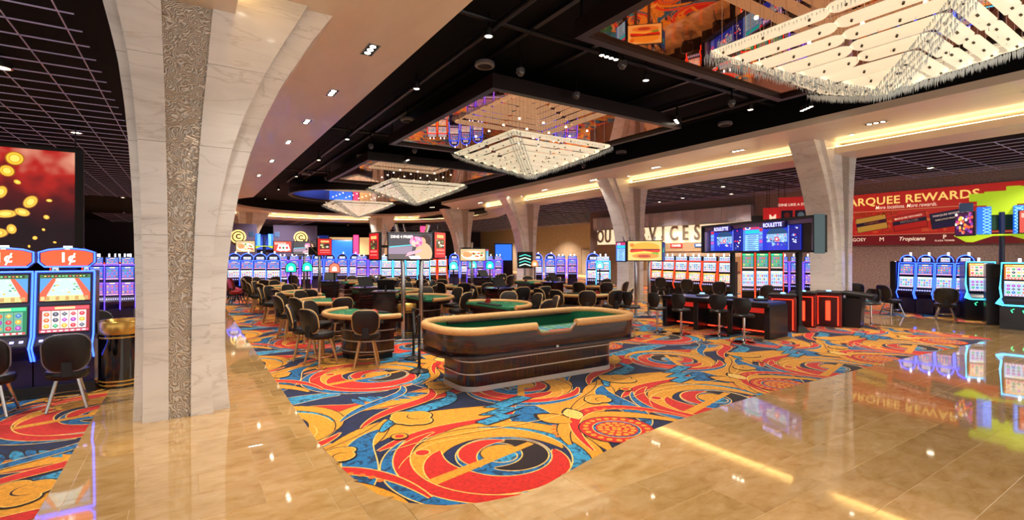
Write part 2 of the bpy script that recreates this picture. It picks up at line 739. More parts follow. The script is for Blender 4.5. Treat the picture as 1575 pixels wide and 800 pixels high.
def eye(cx, cy, k, rot, flip=1):
    def A(r, a0, a1, w, col, r1=None, ox=0.0, oy=0.0, line=CRM, pk=0.5):
        px_, py_ = ox * math.cos(rot) - oy * math.sin(rot), ox * math.sin(rot) + oy * math.cos(rot)
        pts = arcp(0, 0, r * k, a0, a1, 32, None if r1 is None else r1 * k)
        pts = [(x * flip, y) for x, y in pts]
        pts = [(cx + px_ * k + x * math.cos(rot) - y * math.sin(rot), cy + py_ * k + x * math.sin(rot) + y * math.cos(rot)) for x, y in pts]
        band(pts, 0.004, w * k, col, line, 0.013, pk)
    disc(cx, cy, 0.92 * k, CRM, 44)
    disc(cx, cy, 0.905 * k, NAVY, 44)
    disc(cx + 0.06 * k, cy - 0.05 * k, 0.78 * k, CRM, 40)
    disc(cx + 0.06 * k, cy - 0.05 * k, 0.765 * k, GOLD, 40)
    A(0.74, -60, 175, 0.17, RED, pk=0.4)
    A(0.80, 150, 330, 0.12, BLUE, pk=0.6)
    A(0.52, 120, 330, 0.12, ORG, line=DRK)
    disc(cx + 0.10 * k, cy - 0.02 * k, 0.47 * k, CRM, 36)
    disc(cx + 0.10 * k, cy - 0.02 * k, 0.455 * k, DRK, 36)
    A(0.36, -120, 60, 0.11, SKY, ox=0.1)
    A(0.30, 60, 230, 0.10, RED, ox=0.1)
    A(0.17, 0, 200, 0.09, BLUE, ox=0.12, oy=0.02)
    A(0.14, 190, 340, 0.07, GOLD, ox=0.1)
    A(1.0, 100, 260, 0.13, RED, 0.86, pk=0.45)
    A(1.06, -70, 80, 0.10, GOLD, 0.9, line=DRK)


def medal(cx, cy, k):
    disc(cx, cy, 0.44 * k, DRK)
    disc(cx, cy, 0.425 * k, RED)
    for i in range(22):
        a = 2 * PI * i / 22
        disc(cx + 0.355 * k * math.cos(a), cy + 0.355 * k * math.sin(a), 0.036 * k, GOLD, 8)
    disc(cx, cy, 0.28 * k, CRM)
    disc(cx, cy, 0.268 * k, BLUE)
    disc(cx, cy, 0.24 * k, RED)
    for r_, n_, s_ in ((0.19, 14, 0.036), (0.115, 9, 0.033), (0.04, 4, 0.03)):
        for i in range(n_):
            a = 2 * PI * i / n_
            disc(cx + r_ * k * math.cos(a), cy + r_ * k * math.sin(a), s_ * k, GOLD, 8)


def petal(cx, cy, l, w, a, col, line=DRK):
    p = [(l * t, w * math.sin(PI * t) ** 0.8 * s) for s, ts in ((1, [i / 10 for i in range(11)]), (-1, [i / 10 for i in range(9, 0, -1)])) for t in ts]
    for k, c in ((1.12, line), (1.0, col)):
        S([(cx + k * (x * math.cos(a) - y * math.sin(a)), cy + k * (x * math.sin(a) + y * math.cos(a))) for x, y in p], c)


def scallop(cx, cy, k, a):
    for c, g in ((DRK, 0.03), (CRM, 0.012), (GOLD, 0.0)):
        for i, da in enumerate((-1.1, -0.55, 0, 0.55, 1.1)):
            disc(cx + 0.2 * k * math.cos(a + da), cy + 0.2 * k * math.sin(a + da), 0.12 * k + g, c, 18)
        disc(cx, cy, 0.17 * k + g, c, 20)
    band(arcp(cx, cy, 0.12 * k, math.degrees(a) - 90, math.degrees(a) + 90, 16), 0.002, 0.008, DRK, None)


# background flows
band(bez((-0.4, 2.0), (0.9, 2.9), (1.6, 1.2), (3.9, 2.2)), 0.05, 0.42, GOLD, DRK)
band(bez((-0.3, 3.5), (1.2, 2.7), (1.9, 4.2), (3.8, 3.3)), 0.05, 0.28, RED)
band(bez((1.5, -0.4), (1.2, 1.0), (2.4, 1.5), (1.9, 3.0)), 0.04, 0.30, BLUE)
band(bez((2.0, 0.4), (2.5, 2.0), (3.3, 1.5), (3.9, 2.6)), 0.03, 0.22, GOLD, DRK)
band(bez((0.0, 1.7), (0.9, 2.2), (1.3, 1.5), (2.0, 2.2)), 0.01, 0.15, RED)
band(bez((1.7, 0.1), (2.5, -0.2), (3.2, 0.4), (3.7, 0.1)), 0.03, 0.2, SKY)
band(bez((2.9, 0.7), (3.4, 1.2), (3.1, 1.9), (3.7, 2.3)), 0.02, 0.16, BLUE)
band(bez((-0.2, 3.0), (0.5, 3.5), (1.5, 3.1), (2.0, 3.9)), 0.02, 0.2, GOLD, DRK)
for i in range(7):
    petal(0.35 + 0.16 * i, 3.3 + 0.05 * math.sin(i * 1.3), 0.42, 0.055, R(100 + 8 * i), SKY if i % 2 else BLUE)


def eye2(cx, cy, k, a0, fl):
    """a swirl of crossing bands cut by a straight gold bar"""
    def pp(r, s0, s1, r1=None, ox=0.0, oy=0.0):
        pts = arcp(ox * k, oy * k, r * k, s0, s1, 34, None if r1 is None else r1 * k)
        return [(cx + fl * (x * math.cos(a0) - y * math.sin(a0)), cy + x * math.sin(a0) + y * math.cos(a0)) for x, y in pts]
    disc(cx, cy, 0.93 * k, CRM, 48)
    disc(cx, cy, 0.917 * k, NAVY, 48)
    band(pp(0.72, -30, 200), 0.01, 0.19 * k, GOLD, DRK, peak=0.45)
    band(pp(0.62, 120, 330), 0.01, 0.22 * k, RED, CRM, peak=0.5)
    band(pp(0.86, 200, 420), 0.01, 0.09 * k, SKY, CRM)
    disc(cx + 0.08 * k * fl, cy, 0.50 * k, CRM, 40)
    disc(cx + 0.08 * k * fl, cy, 0.487 * k, BLUE, 40)
    band(pp(0.34, -150, 60, ox=0.08), 0.005, 0.13 * k, DRK, CRM)
    band(pp(0.36, 40, 190, ox=0.08), 0.005, 0.10 * k, RED, CRM)
    band(pp(0.16, -20, 220, ox=0.10, oy=-0.02), 0.004, 0.10 * k, GOLD, DRK)
    band(pp(0.15, 190, 330, ox=0.05, oy=0.05), 0.004, 0.08 * k, SKY, CRM)
    bar = [(-0.92, 0.10), (0.50, 0.02), (0.50, -0.07), (-0.90, -0.04)]
    S([(cx + fl * k * (x * math.cos(a0) - y * math.sin(a0)), cy + k * (x * math.sin(a0) + y * math.cos(a0))) for x, y in bar][::fl], GOLD)
    band(pp(1.02, 90, 280, 0.88), 0.004, 0.13 * k, RED, CRM, peak=0.45)
    band(pp(1.12, 110, 250, 1.0), 0.004, 0.07 * k, BLUE, CRM)
    band(pp(1.05, -80, 85, 0.92), 0.004, 0.11 * k, GOLD, DRK)
    band(pp(0.55, 60, 150, 0.98), 0.003, 0.007, CRM, None)
    disc(cx - 0.62 * k * fl * math.cos(a0), cy + 0.5 * k, 0.085 * k, CRM)
    disc(cx - 0.62 * k * fl * math.cos(a0), cy + 0.5 * k, 0.07 * k, RED)


eye2(0.95, 0.92, 0.98, 0.25, 1)
eye2(2.62, 2.95, 0.84, 2.2, -1)
band(bez((1.75, 0.75), (2.1, 1.7), (3.1, 1.4), (3.35, 0.5)), 0.02, 0.12, GOLD, DRK)
band(bez((1.85, 0.5), (2.3, 2.0), (3.4, 1.7), (3.55, 0.5)), 0.01, 0.08, RED)
for i in range(17):
    t = R(15 + 9.5 * i)
    disc(2.55 + 0.78 * math.cos(t), 0.86 + 0.66 * math.sin(t), 0.034, ORG, 8)
medal(2.5, 0.82, 1.0)
petal(2.2, 1.25, 0.5, 0.16, R(110), GOLD)
petal(2.35, 1.3, 0.42, 0.12, R(70), CRM)
zz = [(1.30, 1.74), (1.86, 1.86), (1.66, 1.98), (2.06, 2.08), (1.86, 2.2), (2.4, 2.36), (2.3, 2.54), (1.62, 2.34), (1.80, 2.2), (1.42, 2.1), (1.60, 1.98), (1.26, 1.9)]
S([(x + (0.02 if i < 6 else -0.02), y_ - (0.02 if i < 6 else -0.02)) for i, (x, y_) in enumerate(zz)], DRK)
S(zz, SKY)
band(bez((0.2, 2.2), (0.7, 3.0), (1.5, 2.5), (1.55, 3.3)), 0.02, 0.12, SKY, DRK)
band(bez((0.05, 2.45), (0.6, 3.2), (1.3, 2.8), (1.4, 3.6)), 0.01, 0.09, RED)
band(bez((-0.1, 2.8), (0.4, 3.5), (1.0, 3.3), (1.1, 3.95)), 0.01, 0.08, BLUE)
scallop(0.75, 2.5, 1.0, R(200))
scallop(1.55, 3.62, 0.85, R(30))
scallop(3.15, 1.75, 0.7, R(120))
disc(0.32, 1.95, 0.1, DRK); disc(0.32, 1.95, 0.085, GOLD); disc(0.32, 1.95, 0.05, RED)
disc(1.98, 3.5, 0.07, CRM); disc(1.98, 3.5, 0.055, ORG)
band(bez((0.1, 1.6), (1.1, 1.9), (1.9, 1.1), (3.1, 1.9)), 0.004, 0.009, CRM, None)
S([(0, 0), (CW, 0), (CW, CL), (0, CL)], NAVY)
SH.insert(0, SH.pop())


def build_carpet():
    co, cl, ls, lt = [], [], [], []
    flat = [(p, c, i) for i, (ps, c) in enumerate(SH) for p in ps]
    base_v = np.concatenate([np.array([(x, y_, -0.008 + 0.0000500 * i) for x, y_ in p]) for p, c, i in flat])
    base_c = np.concatenate([np.repeat(np.array([[*lin(c), 1.0]]), len(p), 0) for p, c, i in flat])
    base_t = np.array([len(p) for p, c, i in flat])
    base_s = np.concatenate([[0], np.cumsum(base_t)[:-1]])
    nv = 0
    x0, y0 = 1.62 - 2 * 0, 3.28
    for ix in range(-5, 8):
        for iy in range(-2, 13):
            X, Y = x0 + ix * CW + (CW / 2 if False else 0), y0 + iy * CL
            if X > 30 or not in_view([(X + a * CW, Y + b_ * CL) for a in (-0.1, 0.5, 1.1) for b_ in (-0.1, 0.5, 1.1)], margin=30):
                continue
            if 1.15 < X + CW < 99 and Y + CL < 3.2 and X > -0.9:
                continue
            if Y + CL < 3.2 and X > -0.98:
                continue
            co.append(base_v + np.array([X, Y, 0.00001 * ((ix % 2) + 2 * (iy % 2))]))
            cl.append(base_c)
            ls.append(base_s + nv)
            lt.append(base_t)
            nv += len(base_v)
    co, cl, ls, lt = map(np.concatenate, (co, cl, ls, lt))
    me = bpy.data.meshes.new('carpet')
    me.vertices.add(len(co))
    me.vertices.foreach_set('co', co.astype(np.float32).ravel())
    me.loops.add(len(co))
    me.loops.foreach_set('vertex_index', np.arange(len(co), dtype=np.int32))
    me.polygons.add(len(ls))
    me.polygons.foreach_set('loop_start', ls.astype(np.int32))
    me.update(calc_edges=True)
    a = me.color_attributes.new('Col', 'FLOAT_COLOR', 'CORNER')
    a.data.foreach_set('color', cl.astype(np.float32).ravel())
    me.materials.append(M_CARPET)
    return put('carpet', me, floor)


build_carpet()

# ================================================================== CEILINGS
# the black hall ceiling
C_Y0 = 37.0
ceil = MB().box(2.6, 15.2, -3, 31, 6.35, 6.55)
ceil.prism(arc(9.8, 37.0, 8.4, 0, 2 * PI, 48)[:-1], 6.36, 6.56)
ceil = ceil.build('ceiling', M_BLACK)
tag(ceil, kind='structure')
outer = MB().box(-16, -0.9, -3, 64, 5.32, 5.42).box(18.0, 40, -3, 64, 5.32, 5.42)
ringo = MB()
for i in range(64):
    a, b2 = 2 * PI * i / 64, 2 * PI * (i + 1) / 64
    p = [(9.8 + 11.3 * math.cos(a), C_Y0 + 11.3 * math.sin(a)), (9.8 + 11.3 * math.cos(b2), C_Y0 + 11.3 * math.sin(b2)),
         (9.8 + 40 * math.cos(b2), C_Y0 + 40 * math.sin(b2)), (9.8 + 40 * math.cos(a), C_Y0 + 40 * math.sin(a))]
    if min(q[1] for q in p) > 29.0:
        ringo.prism([(max(-15.9, min(39.9, q[0])), max(30, min(63.9, q[1]))) for q in p], 5.33, 5.41)
ringo.build('ceiling_outer', M_BLACK, ceil)
outer = outer.build('ceiling_outer', M_BLACK, ceil)


def grid_bars():
    m = MB()

    def bars(x0, x1, y0, y1, sx, sy):
        x = x0
        while x <= x1:
            m.box(x - 0.006, x + 0.006, y0, y1, GRID_Z, GRID_Z + 0.018)
            x += sx
        y_ = y0
        while y_ <= y1:
            m.box(x0, x1, y_ - 0.006, y_ + 0.006, GRID_Z, GRID_Z + 0.018)
            y_ += sy
    bars(-13.0, -1.25, 3.0, 34.0, 0.61, 0.61)
    bars(18.7, 33.9, 0.5, 27.5, 0.61, 1.22)
    bars(20.4, 33.9, 27.5, 60.0, 1.22, 1.22)
    bars(-6.0, 10.0, 48.0, 60.0, 1.22, 1.22)
    return m.build('ceiling_grid', M_GRID, ceil)


tag(grid_bars(), kind='stuff')

# soffit either side of the hall, rounded at the far end
C_X, C_Y, C_R = 9.8, 37.0, 7.6


def hall_path(off, n=40):
    """plan line that follows the left side, the round far end and the right side, pushed outwards by off"""
    r = C_R + off
    hl, hr = 3.22 - off, 13.6 + off
    al = math.acos(max(-1, min(1, (hl - C_X) / r)))
    ar = math.acos(max(-1, min(1, (hr + 0.9 - C_X) / r)))
    pts = [(hl, -3.0), (hl, 8.0), (hl, 20.0)]
    a0, a1 = 2 * PI - al, -ar            # lower left round the far side to lower right
    for t in range(n + 1):
        a = a0 + (a1 - a0) * t / n
        pts.append((C_X + r * math.cos(a), C_Y + r * math.sin(a)))
    pts += [(hr + 0.75, 20.0), (hr + 0.3, 8.0), (hr - 0.1, -3.0)]
    return pts


def strip(m, o0, o1, z0, z1):
    a, b_ = hall_path(o0), hall_path(o1)
    for (p, q, p2, q2) in zip(a, b_, a[1:], b_[1:]):
        v = [(*p, z0), (*p2, z0), (*q2, z0), (*q, z0), (*p, z1), (*p2, z1), (*q2, z1), (*q, z1)]
        m.add(v, [(0, 1, 2, 3), (4, 7, 6, 5), (0, 4, 5, 1), (3, 2, 6, 7), (0, 3, 7, 4), (1, 5, 6, 2)])
    return m


soffit = strip(MB(), 0.0, 3.4, SOFFIT_Z, SOFFIT_Z + 0.18).build('ceiling_soffit', M_SOFFIT)
tag(soffit, kind='structure')
fascia = strip(MB(), 0.0, 0.06, SOFFIT_Z + 0.18, 6.4).build('soffit_fascia', M_BLACK, soffit)
beam = strip(MB(), 2.72, 4.02, BEAM_Z, BEAM_Z + 0.2).build('trim_1', M_SOFFIT)
tag(beam, kind='structure')
strip(MB(), 3.8, 4.02, BEAM_Z + 0.2, 5.8).build('beam_back', M_SOFFIT, beam)
strip(MB(), 2.80, 2.90, BEAM_Z + 0.2, BEAM_Z + 0.23).build('cove_light_strip', M_WARM_LED, beam)

# pipes and conduit of the black ceiling
pl = MB()
for x in (4.6, 12.6):
    pl.tube([(x, -2, 6.1), (x, 30, 6.1)], 0.06, 8)
for y_ in (1.0, 7.6, 16.9, 26.2):
    pl.tube([(3.4, y_, 6.2), (13.8, y_, 6.2)], 0.045, 8)
for x in (5.4, 6.9, 10.2, 11.7):
    pl.box(x - 0.05, x + 0.05, -2, 30, 6.22, 6.3)
tag(pl.build('ceiling_pipe', plain('satin_black_pipe', (16, 14, 16), 0.4), ceil), kind='stuff')

# ================================================================== COLUMNS
# outline of the hall-side column front (x relative to its inner edge side) measured at heights
ZP = [0.0, 0.35, 0.8, 1.3, 1.8, 2.3, 2.8, 3.3, 3.8, 4.3, 4.7, 5.05, 5.45]
XR = [0.43, 0.40, 0.375, 0.375, 0.40, 0.45, 0.53, 0.65, 0.82, 1.04, 1.26, 1.46, 1.72]
XL = [-0.54, -0.53, -0.52, -0.515, -0.52, -0.53, -0.55, -0.58, -0.62, -0.68, -0.76, -0.84, -0.95]
PR = [0.26, 0.24, 0.225, 0.225, 0.24, 0.28, 0.35, 0.45, 0.60, 0.80, 0.99, 1.17, 1.38]
PLf = [-0.46, -0.455, -0.45, -0.45, -0.455, -0.465, -0.48, -0.505, -0.54, -0.59, -0.66, -0.73, -0.82]
BL = [-0.205, -0.205, -0.205, -0.205, -0.21, -0.215, -0.22, -0.23, -0.24, -0.255, -0.27, -0.28, -0.30]
BR = [0.02, 0.02, 0.025, 0.03, 0.045, 0.06, 0.085, 0.11, 0.145, 0.19, 0.22, 0.25, 0.29]


def prof(tab, z):
    return float(np.interp(z, ZP, tab))


def slab(m, ta, tb, z0, z1, y0, y1, n=5):
    rings = []
    for i in range(n + 1):
        z = z0 + (z1 - z0) * i / n
        a, b_ = prof(ta, z), prof(tb, z)
        rings.append([(a, y0, z), (b_, y0, z), (b_, y1, z), (a, y1, z)])
    return m.loft(rings)


def make_column():
    t = thing('fluted_column', (0, 0, 0), 0, None, 'column')
    th = 0.86
    joints = [0.0, 1.12, 2.24, 3.36, 4.4, SOFFIT_Z]
    core = slab(MB(), XL, XR, 0.0, SOFFIT_Z, 0.135, th - 0.03, 24)
    core.build('core', M_GROUT, t)
    for z0, z1 in zip(joints, joints[1:]):
        z0 += 0.002
        z1 -= 0.002
        def ext(tab, d):
            return [v + d for v in tab]
        for ta, tb, y0, y1 in ((ext(XL, -0.012), ext(PLf, 0.02), 0.12, 0.16), (ext(PR, -0.02), ext(XR, 0.012), 0.12, 0.16),      # set-back strips
                               (PLf, BL, 0.0, 0.14), (BR, PR, 0.0, 0.14),                                              # front pilaster
                               (ext(XL, -0.02), ext(XL, 0.01), 0.13, th), (ext(XR, -0.01), ext(XR, 0.02), 0.13, th),   # cheeks
                               (ext(XL, -0.012), ext(XR, 0.012), th - 0.03, th + 0.01)):
            slab(MB(), ta, tb, z0, z1, y0, y1, 8).build('marble_slab', M_MARBLE, t, True)
    slab(MB(), BL, BR, 0.0, SOFFIT_Z, 0.03, 0.14, 24).build('embossed_metal_band', M_SILVER, t)
    return t


colp, cu = make_column(), [False]
side_names = {0: 'nearest', 1: 'second', 2: 'third', 3: 'fourth'}
place(colp, cu, (0, COL_Y[0], 0), 0, 'large white marble column with embossed silver band at left foreground', 'flared marble columns of the hall')
for k, y_ in enumerate(COL_Y):
    place(colp, cu, (2 * HALL_X + 0.1 + 0.12 * k, y_, 0), 0,
          ['flared marble column beside the red rewards sign and roulette screens', 'flared marble column behind the burger screen',
           'flared marble column before the plain beige far wall', 'narrow far marble column lit blue right of couple screen'][k], 'flared marble columns of the hall', (-1, 1, 1))
for k, (x_, y_, rz, sx, lb) in enumerate((((at_depth(383, 40)) + (R(20), 1, 'far marble column left of the hall end, above red slot signs')),
                                          ((at_depth(583, 46)) + (R(-10), 1, 'thin far marble column in the middle of the hall end')))):
    place(colp, cu, (x_, y_, 0), rz, lb, 'flared marble columns of the hall', (sx, 1, 1))

# ================================================================== WALLS
WX = 25.0
wr = MB().box(WX, WX + 0.2, -3, 27.6, 0, 5.8).build('wall_right', M_WALL_GREY)
tag(wr, kind='structure')
wb = MB().box(34, 34.2, 24, 62, 0, 5.8).build('wall_far_right', M_WALL_BEIGE)
tag(wb, kind='structure')
wf = MB().box(-16, 34, 60, 60.2, 0, 5.8).build('wall_back', M_WALL_DARK)
tag(wf, kind='structure')
wl = MB().box(-13.2, -13.0, 4, 60, 0, 5.8).build('wall_left', M_WALL_DARK)
tag(wl, kind='structure')

# ================================================================== COFFERS, CHANDELIERS, CEILING FIXTURES
COFFERS = [(8.45, 3.0), (8.55, 12.35), (8.75, 21.8), (8.75, 31.2)]
CZ = 5.6
ORD = ['nearest', 'second', 'third', 'farthest']
for k, (cx, cy) in enumerate(COFFERS):
    t = thing('mirrored_ceiling_coffer', (cx, cy, CZ), 0, '%s bronze mirrored ceiling coffer with dark frame above a chandelier' % ORD[k], 'ceiling coffer',
              'mirrored coffers of the hall ceiling')
    hx, hy = 2.95, 3.12
    if k == 3:      # the last coffer is round
        ri = [[(r_ * math.cos(2 * PI * i / 48), r_ * math.sin(2 * PI * i / 48), z) for i in range(48)] for r_, z in ((3.7, -0.02), (3.88, -0.02), (3.88, 0.3), (3.7, 0.3), (3.7, -0.02))]
        MB().loft(ri, cap=False).build('frame', M_DARKFRAME, t, True)
        MB().cyl(0, 0, 0.05, 0.07, 3.7, n=48).build('mirror_panel', M_MIRROR, t)
        for a_ in range(4):
            MB().cyl(3.79 * math.cos(a_ * PI / 2), 3.79 * math.sin(a_ * PI / 2), 0.3, 0.78, 0.02, n=6).build('hanger_rod', M_BLACK, t)
        continue
    fm = MB()
    for a, b_, c, d in ((-hx - 0.16, hx + 0.16, -hy - 0.16, -hy), (-hx - 0.16, hx + 0.16, hy, hy + 0.16), (-hx - 0.16, -hx, -hy, hy), (hx, hx + 0.16, -hy, hy)):
        fm.box(a, b_, c, d, -0.02, 0.3)
    fm.build('frame', M_DARKFRAME, t)
    for i in range(3):
        for j in range(3):
            x0, y0 = -hx + i * 2 * hx / 3, -hy + j * 2 * hy / 3
            MB().box(x0 + 0.002, x0 + 2 * hx / 3 - 0.002, y0 + 0.002, y0 + 2 * hy / 3 - 0.002, 0.05, 0.07).build('mirror_panel', M_MIRROR, t)
    for sx in (-1, 1):
        for sy in (-1, 1):
            MB().cyl(sx * (hx + 0.08), sy * (hy + 0.08), 0.3, 0.78, 0.02, n=6).build('hanger_rod', M_BLACK, t)

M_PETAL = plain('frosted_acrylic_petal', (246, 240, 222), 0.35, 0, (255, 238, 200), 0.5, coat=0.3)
M_STUD = plain('petal_stud', (90, 84, 76), 0.4, 0.8)
M_CRYSTAL = plain('clear_crystal_drop', (190, 196, 196), 0.1, 0.0, (235, 240, 235), 0.05, coat=1.0)


def petal_mesh(L, W):
    """a thin bowed slab with rounded ends, lying along X, tipped like a shingle, two studs near each end"""
    m = MB()
    n = 7
    r = W / 2
    outline = arc(L / 2 - r, 0, r, -PI / 2, PI / 2, n) + arc(-L / 2 + r, 0, r, PI / 2, 1.5 * PI, n)

    def zz_(x, y_):
        return -0.10 * (1 - (2 * x / L) ** 2) * 0.35 - 0.25 * (y_ / W) ** 2 * 0.12
    outline = [(x, y_ * (1.0 - 0.40 * (2 * x / L) ** 2)) for x, y_ in outline]
    top = [(x, y_, zz_(x, y_) + 0.012) for x, y_ in outline]
    bot = [(x, y_, zz_(x, y_)) for x, y_ in outline]
    bin_ = [(x * 0.6, y_ * 0.35, zz_(x * 0.6, y_ * 0.35) - 0.012) for x, y_ in outline]
    m.loft([bin_, bot, top])
    m.mi = 1
    for sx in (-0.36, 0.0, 0.36):
        x = sx * L
        m.cyl(x, 0, zz_(x, 0) - 0.035, zz_(x, 0) + 0.015, 0.017, n=6)
    return m.mesh('petal', [M_PETAL, M_STUD], True)


def make_chandelier():
    t = thing('tiered_petal_chandelier', (0, 0, 0), 0, None, 'chandelier')
    H0, drop, rows = 1.72, 0.78, 8
    fr = MB()
    ridge = lambda s: -drop * (s ** 0.85)
    for j in range(rows):
        s = j / rows
        yo = H0 * (1 - s)
        z = ridge(s)
        half = yo * 0.985
        npet = 2 if j < 5 else 1
        L = 2 * half / npet * 1.03
        me = petal_mesh(L, 0.25)
        for q in range(4):
            for i in range(npet):
                x = -half + (i + 0.5) * 2 * half / npet
                o = put('petal', me, t)
                a = q * PI / 2
                yy = -(yo - 0.11)
                o.location = (x * math.cos(a) - yy * math.sin(a), x * math.sin(a) + yy * math.cos(a), z + 0.02 * (i % 2))
                o.rotation_euler = (R(-31), 0, a)
    rnd = random.Random(3)

    def drop_at(x, y_, z, l):
        r = 0.008
        fr.add([(x + r, y_, z), (x, y_ + r, z), (x - r, y_, z), (x, y_ - r, z), (x, y_, z - l)], [(0, 1, 4), (1, 2, 4), (2, 3, 4), (3, 0, 4), (0, 3, 2, 1)])
    for q in range(4):
        a = q * PI / 2
        ca, sa = math.cos(a), math.sin(a)
        for i in range(96):
            s = i / 96
            c = H0 * (1 - s)
            z = ridge(s)
            for w in (-0.11, -0.055, 0.0, 0.055, 0.11):
                x, y_ = -c + w + rnd.uniform(-.012, .012), -c - w + rnd.uniform(-.012, .012)
                drop_at(x * ca - y_ * sa, x * sa + y_ * ca, z - 0.01, rnd.uniform(0.05, 0.12))
        for i in range(70):
            x, y_ = -H0 + 2 * H0 * i / 70, -H0 + rnd.uniform(0, 0.04)
            drop_at(x * ca - y_ * sa, x * sa + y_ * ca, 0.0, rnd.uniform(0.04, 0.10))
    tag(fr.build('crystal_fringe', M_CRYSTAL, t), kind='stuff')
    rod = MB()
    for i in range(9):
        for j in range(9):
            x, y_ = -1.55 + 3.1 * i / 8, -1.55 + 3.1 * j / 8
            s = 1 - max(abs(x), abs(y_)) / H0
            rod.cyl(x, y_, ridge(s), 0.505, 0.004, n=4)
    tag(rod.build('hanger_wires', M_STEEL, t), kind='stuff')
    for x, y_ in [(a, b_) for a in (-1.2, -0.4, 0.4, 1.2) for b_ in (-1.2, -0.4, 0.4, 1.2)]:
        MB().cyl(x, y_, 0.49, 0.505, 0.03, n=12).build('puck_light', glow('puck_glow', (255, 240, 210), 6.0), t)
    return t


ch, cu = make_chandelier(), [False]
for k, (cx, cy) in enumerate(COFFERS):
    place(ch, cu, (cx + 0.05, cy + (0.1 if k == 0 else -0.2), CZ - 0.46), 0,
          ['huge frosted petal chandelier at the top right corner', 'frosted petal chandelier over the craps table', 'frosted petal chandelier third from the front',
           'frosted petal chandelier farthest away in the hall'][k], 'petal chandeliers')

# recessed fixtures of the soffit: rectangular trim with three lamps
def make_recessed():
    t = thing('recessed_soffit_light', (0, 0, 0), 0, None, 'ceiling light')
    tr = MB()
    for a, b_, c, d in ((-0.1, 0.1, -0.26, -0.235), (-0.1, 0.1, 0.235, 0.26), (-0.1, -0.08, -0.24, 0.24), (0.08, 0.1, -0.24, 0.24)):
        tr.box(a, b_, c, d, -0.012, 0.0)
    tr.build('trim_ring', M_STEEL, t)
    MB().box(-0.09, 0.09, -0.245, 0.245, -0.006, -0.001).build('black_well', M_BLACK, t)
    for y_ in (-0.15, 0.0, 0.15):
        MB().cyl(0, y_, -0.012, -0.005, 0.05, n=12).build('lamp_disc', M_LAMP, t)
    downlight(t, (0, 0, -0.05), SOFFIT_W, 105)
    return t


rec, cu = make_recessed(), [False]
LEFT_Y = [3.4, 5.9, 8.25, 10.9, 13.6, 16.4, 20.0, 24.0]
NTH = ['nearest', 'second', 'third', 'fourth', 'fifth', 'sixth', 'seventh', 'farthest']
for k, y_ in enumerate(LEFT_Y):
    place(rec, cu, (2.55, y_, SOFFIT_Z), 0, '%s recessed triple light in the left cream soffit' % NTH[k], 'recessed lights in the left soffit')
for k, y_ in enumerate([2.6, 5.6, 9.6, 13.2, 17.0, 21.0, 25.0, 28.6]):
    place(rec, cu, (14.75 + 0.05 * y_, y_, SOFFIT_Z), 0, '%s recessed triple light in the right cream soffit' % NTH[k], 'recessed lights in the right soffit')


for k in range(7):  # fixtures added to brighten the dark ring at the far end
    a = R(168 - 26 * k)
    place(rec, cu, (C_X + 8.9 * math.cos(a), C_Y + 8.9 * math.sin(a), SOFFIT_Z), a, '%s added recessed light in the round far end soffit, counted from left' % NTH[k], 'added recessed lights in the far soffit')


def make_washer():
    t = thing('column_wash_light', (0, 0, 0), 0, None, 'ceiling light')
    MB().lathe([(0.075, 0.0), (0.08, -0.012), (0.06, -0.014), (0.055, -0.004)], 14).build('trim_ring', M_STEEL, t, True)
    MB().cyl(0, 0, -0.008, -0.003, 0.055, n=12).build('lens', M_LAMP, t)
    l = downlight(t, (0, 0, -0.04), 170, 85, 0.6)
    l.rotation_euler = (R(-12), 0, 0)
    return t


wsh, cu = make_washer(), [False]
for k, (x_, y_, w) in enumerate(((0.62, COL_Y[0] - 0.75, 'big left column'), (1.1, COL_Y[0] - 1.5, 'big left column, nearer'), (15.9, COL_Y[0] - 0.75, 'near right column'), (16.1, COL_Y[1] - 0.75, 'burger screen column'),
                               (16.4, COL_Y[2] - 0.75, 'third right column'), (16.7, COL_Y[3] - 0.75, 'fourth right column'))):
    place(wsh, cu, (x_, y_, SOFFIT_Z), 0, 'small round soffit light washing the %s' % w, 'column wash lights')

# spots hanging under the black ceiling
def make_spot():
    t = thing('black_ceiling_spotlight', (0, 0, 0), 0, None, 'spotlight')
    MB().tube([(0, 0, 0.36), (0, 0, 0.06)], 0.015, 6).build('stem', M_BLACK, t)
    MB().lathe([(0.05, 0.1), (0.075, 0.08), (0.085, -0.06), (0.08, -0.07), (0.07, -0.05)], 14).build('can', plain('satin_black_can', (30, 27, 28), 0.4), t, True)
    MB().cyl(0, 0, -0.06, -0.045, 0.062, n=14).build('lens', M_LAMP, t)
    downlight(t, (0, 0, -0.1), SPOT_W, 110)
    return t


spo, cu = make_spot(), [False]
k = 0
for yi, y_ in enumerate((1.2, 7.65, 11.0, 17.1, 21.5, 26.6, 32.5, 38.5)):
    for xi, x_ in enumerate((4.5, 8.6, 12.7)):
        if x_ == 8.6 and y_ in (11.0, 21.5, 32.5):
            continue
        o = place(spo, cu, (x_, y_, 5.98), 0, '%s spotlight of the %s row under the black ceiling' % (['left', 'middle', 'right'][xi], NTH[yi]), 'spotlights of the black ceiling')
        if y_ > 24:
            for c_ in o.children:
                if c_.type == 'LIGHT':
                    c_.data = c_.data.copy()
                    c_.data.energy *= 3.5


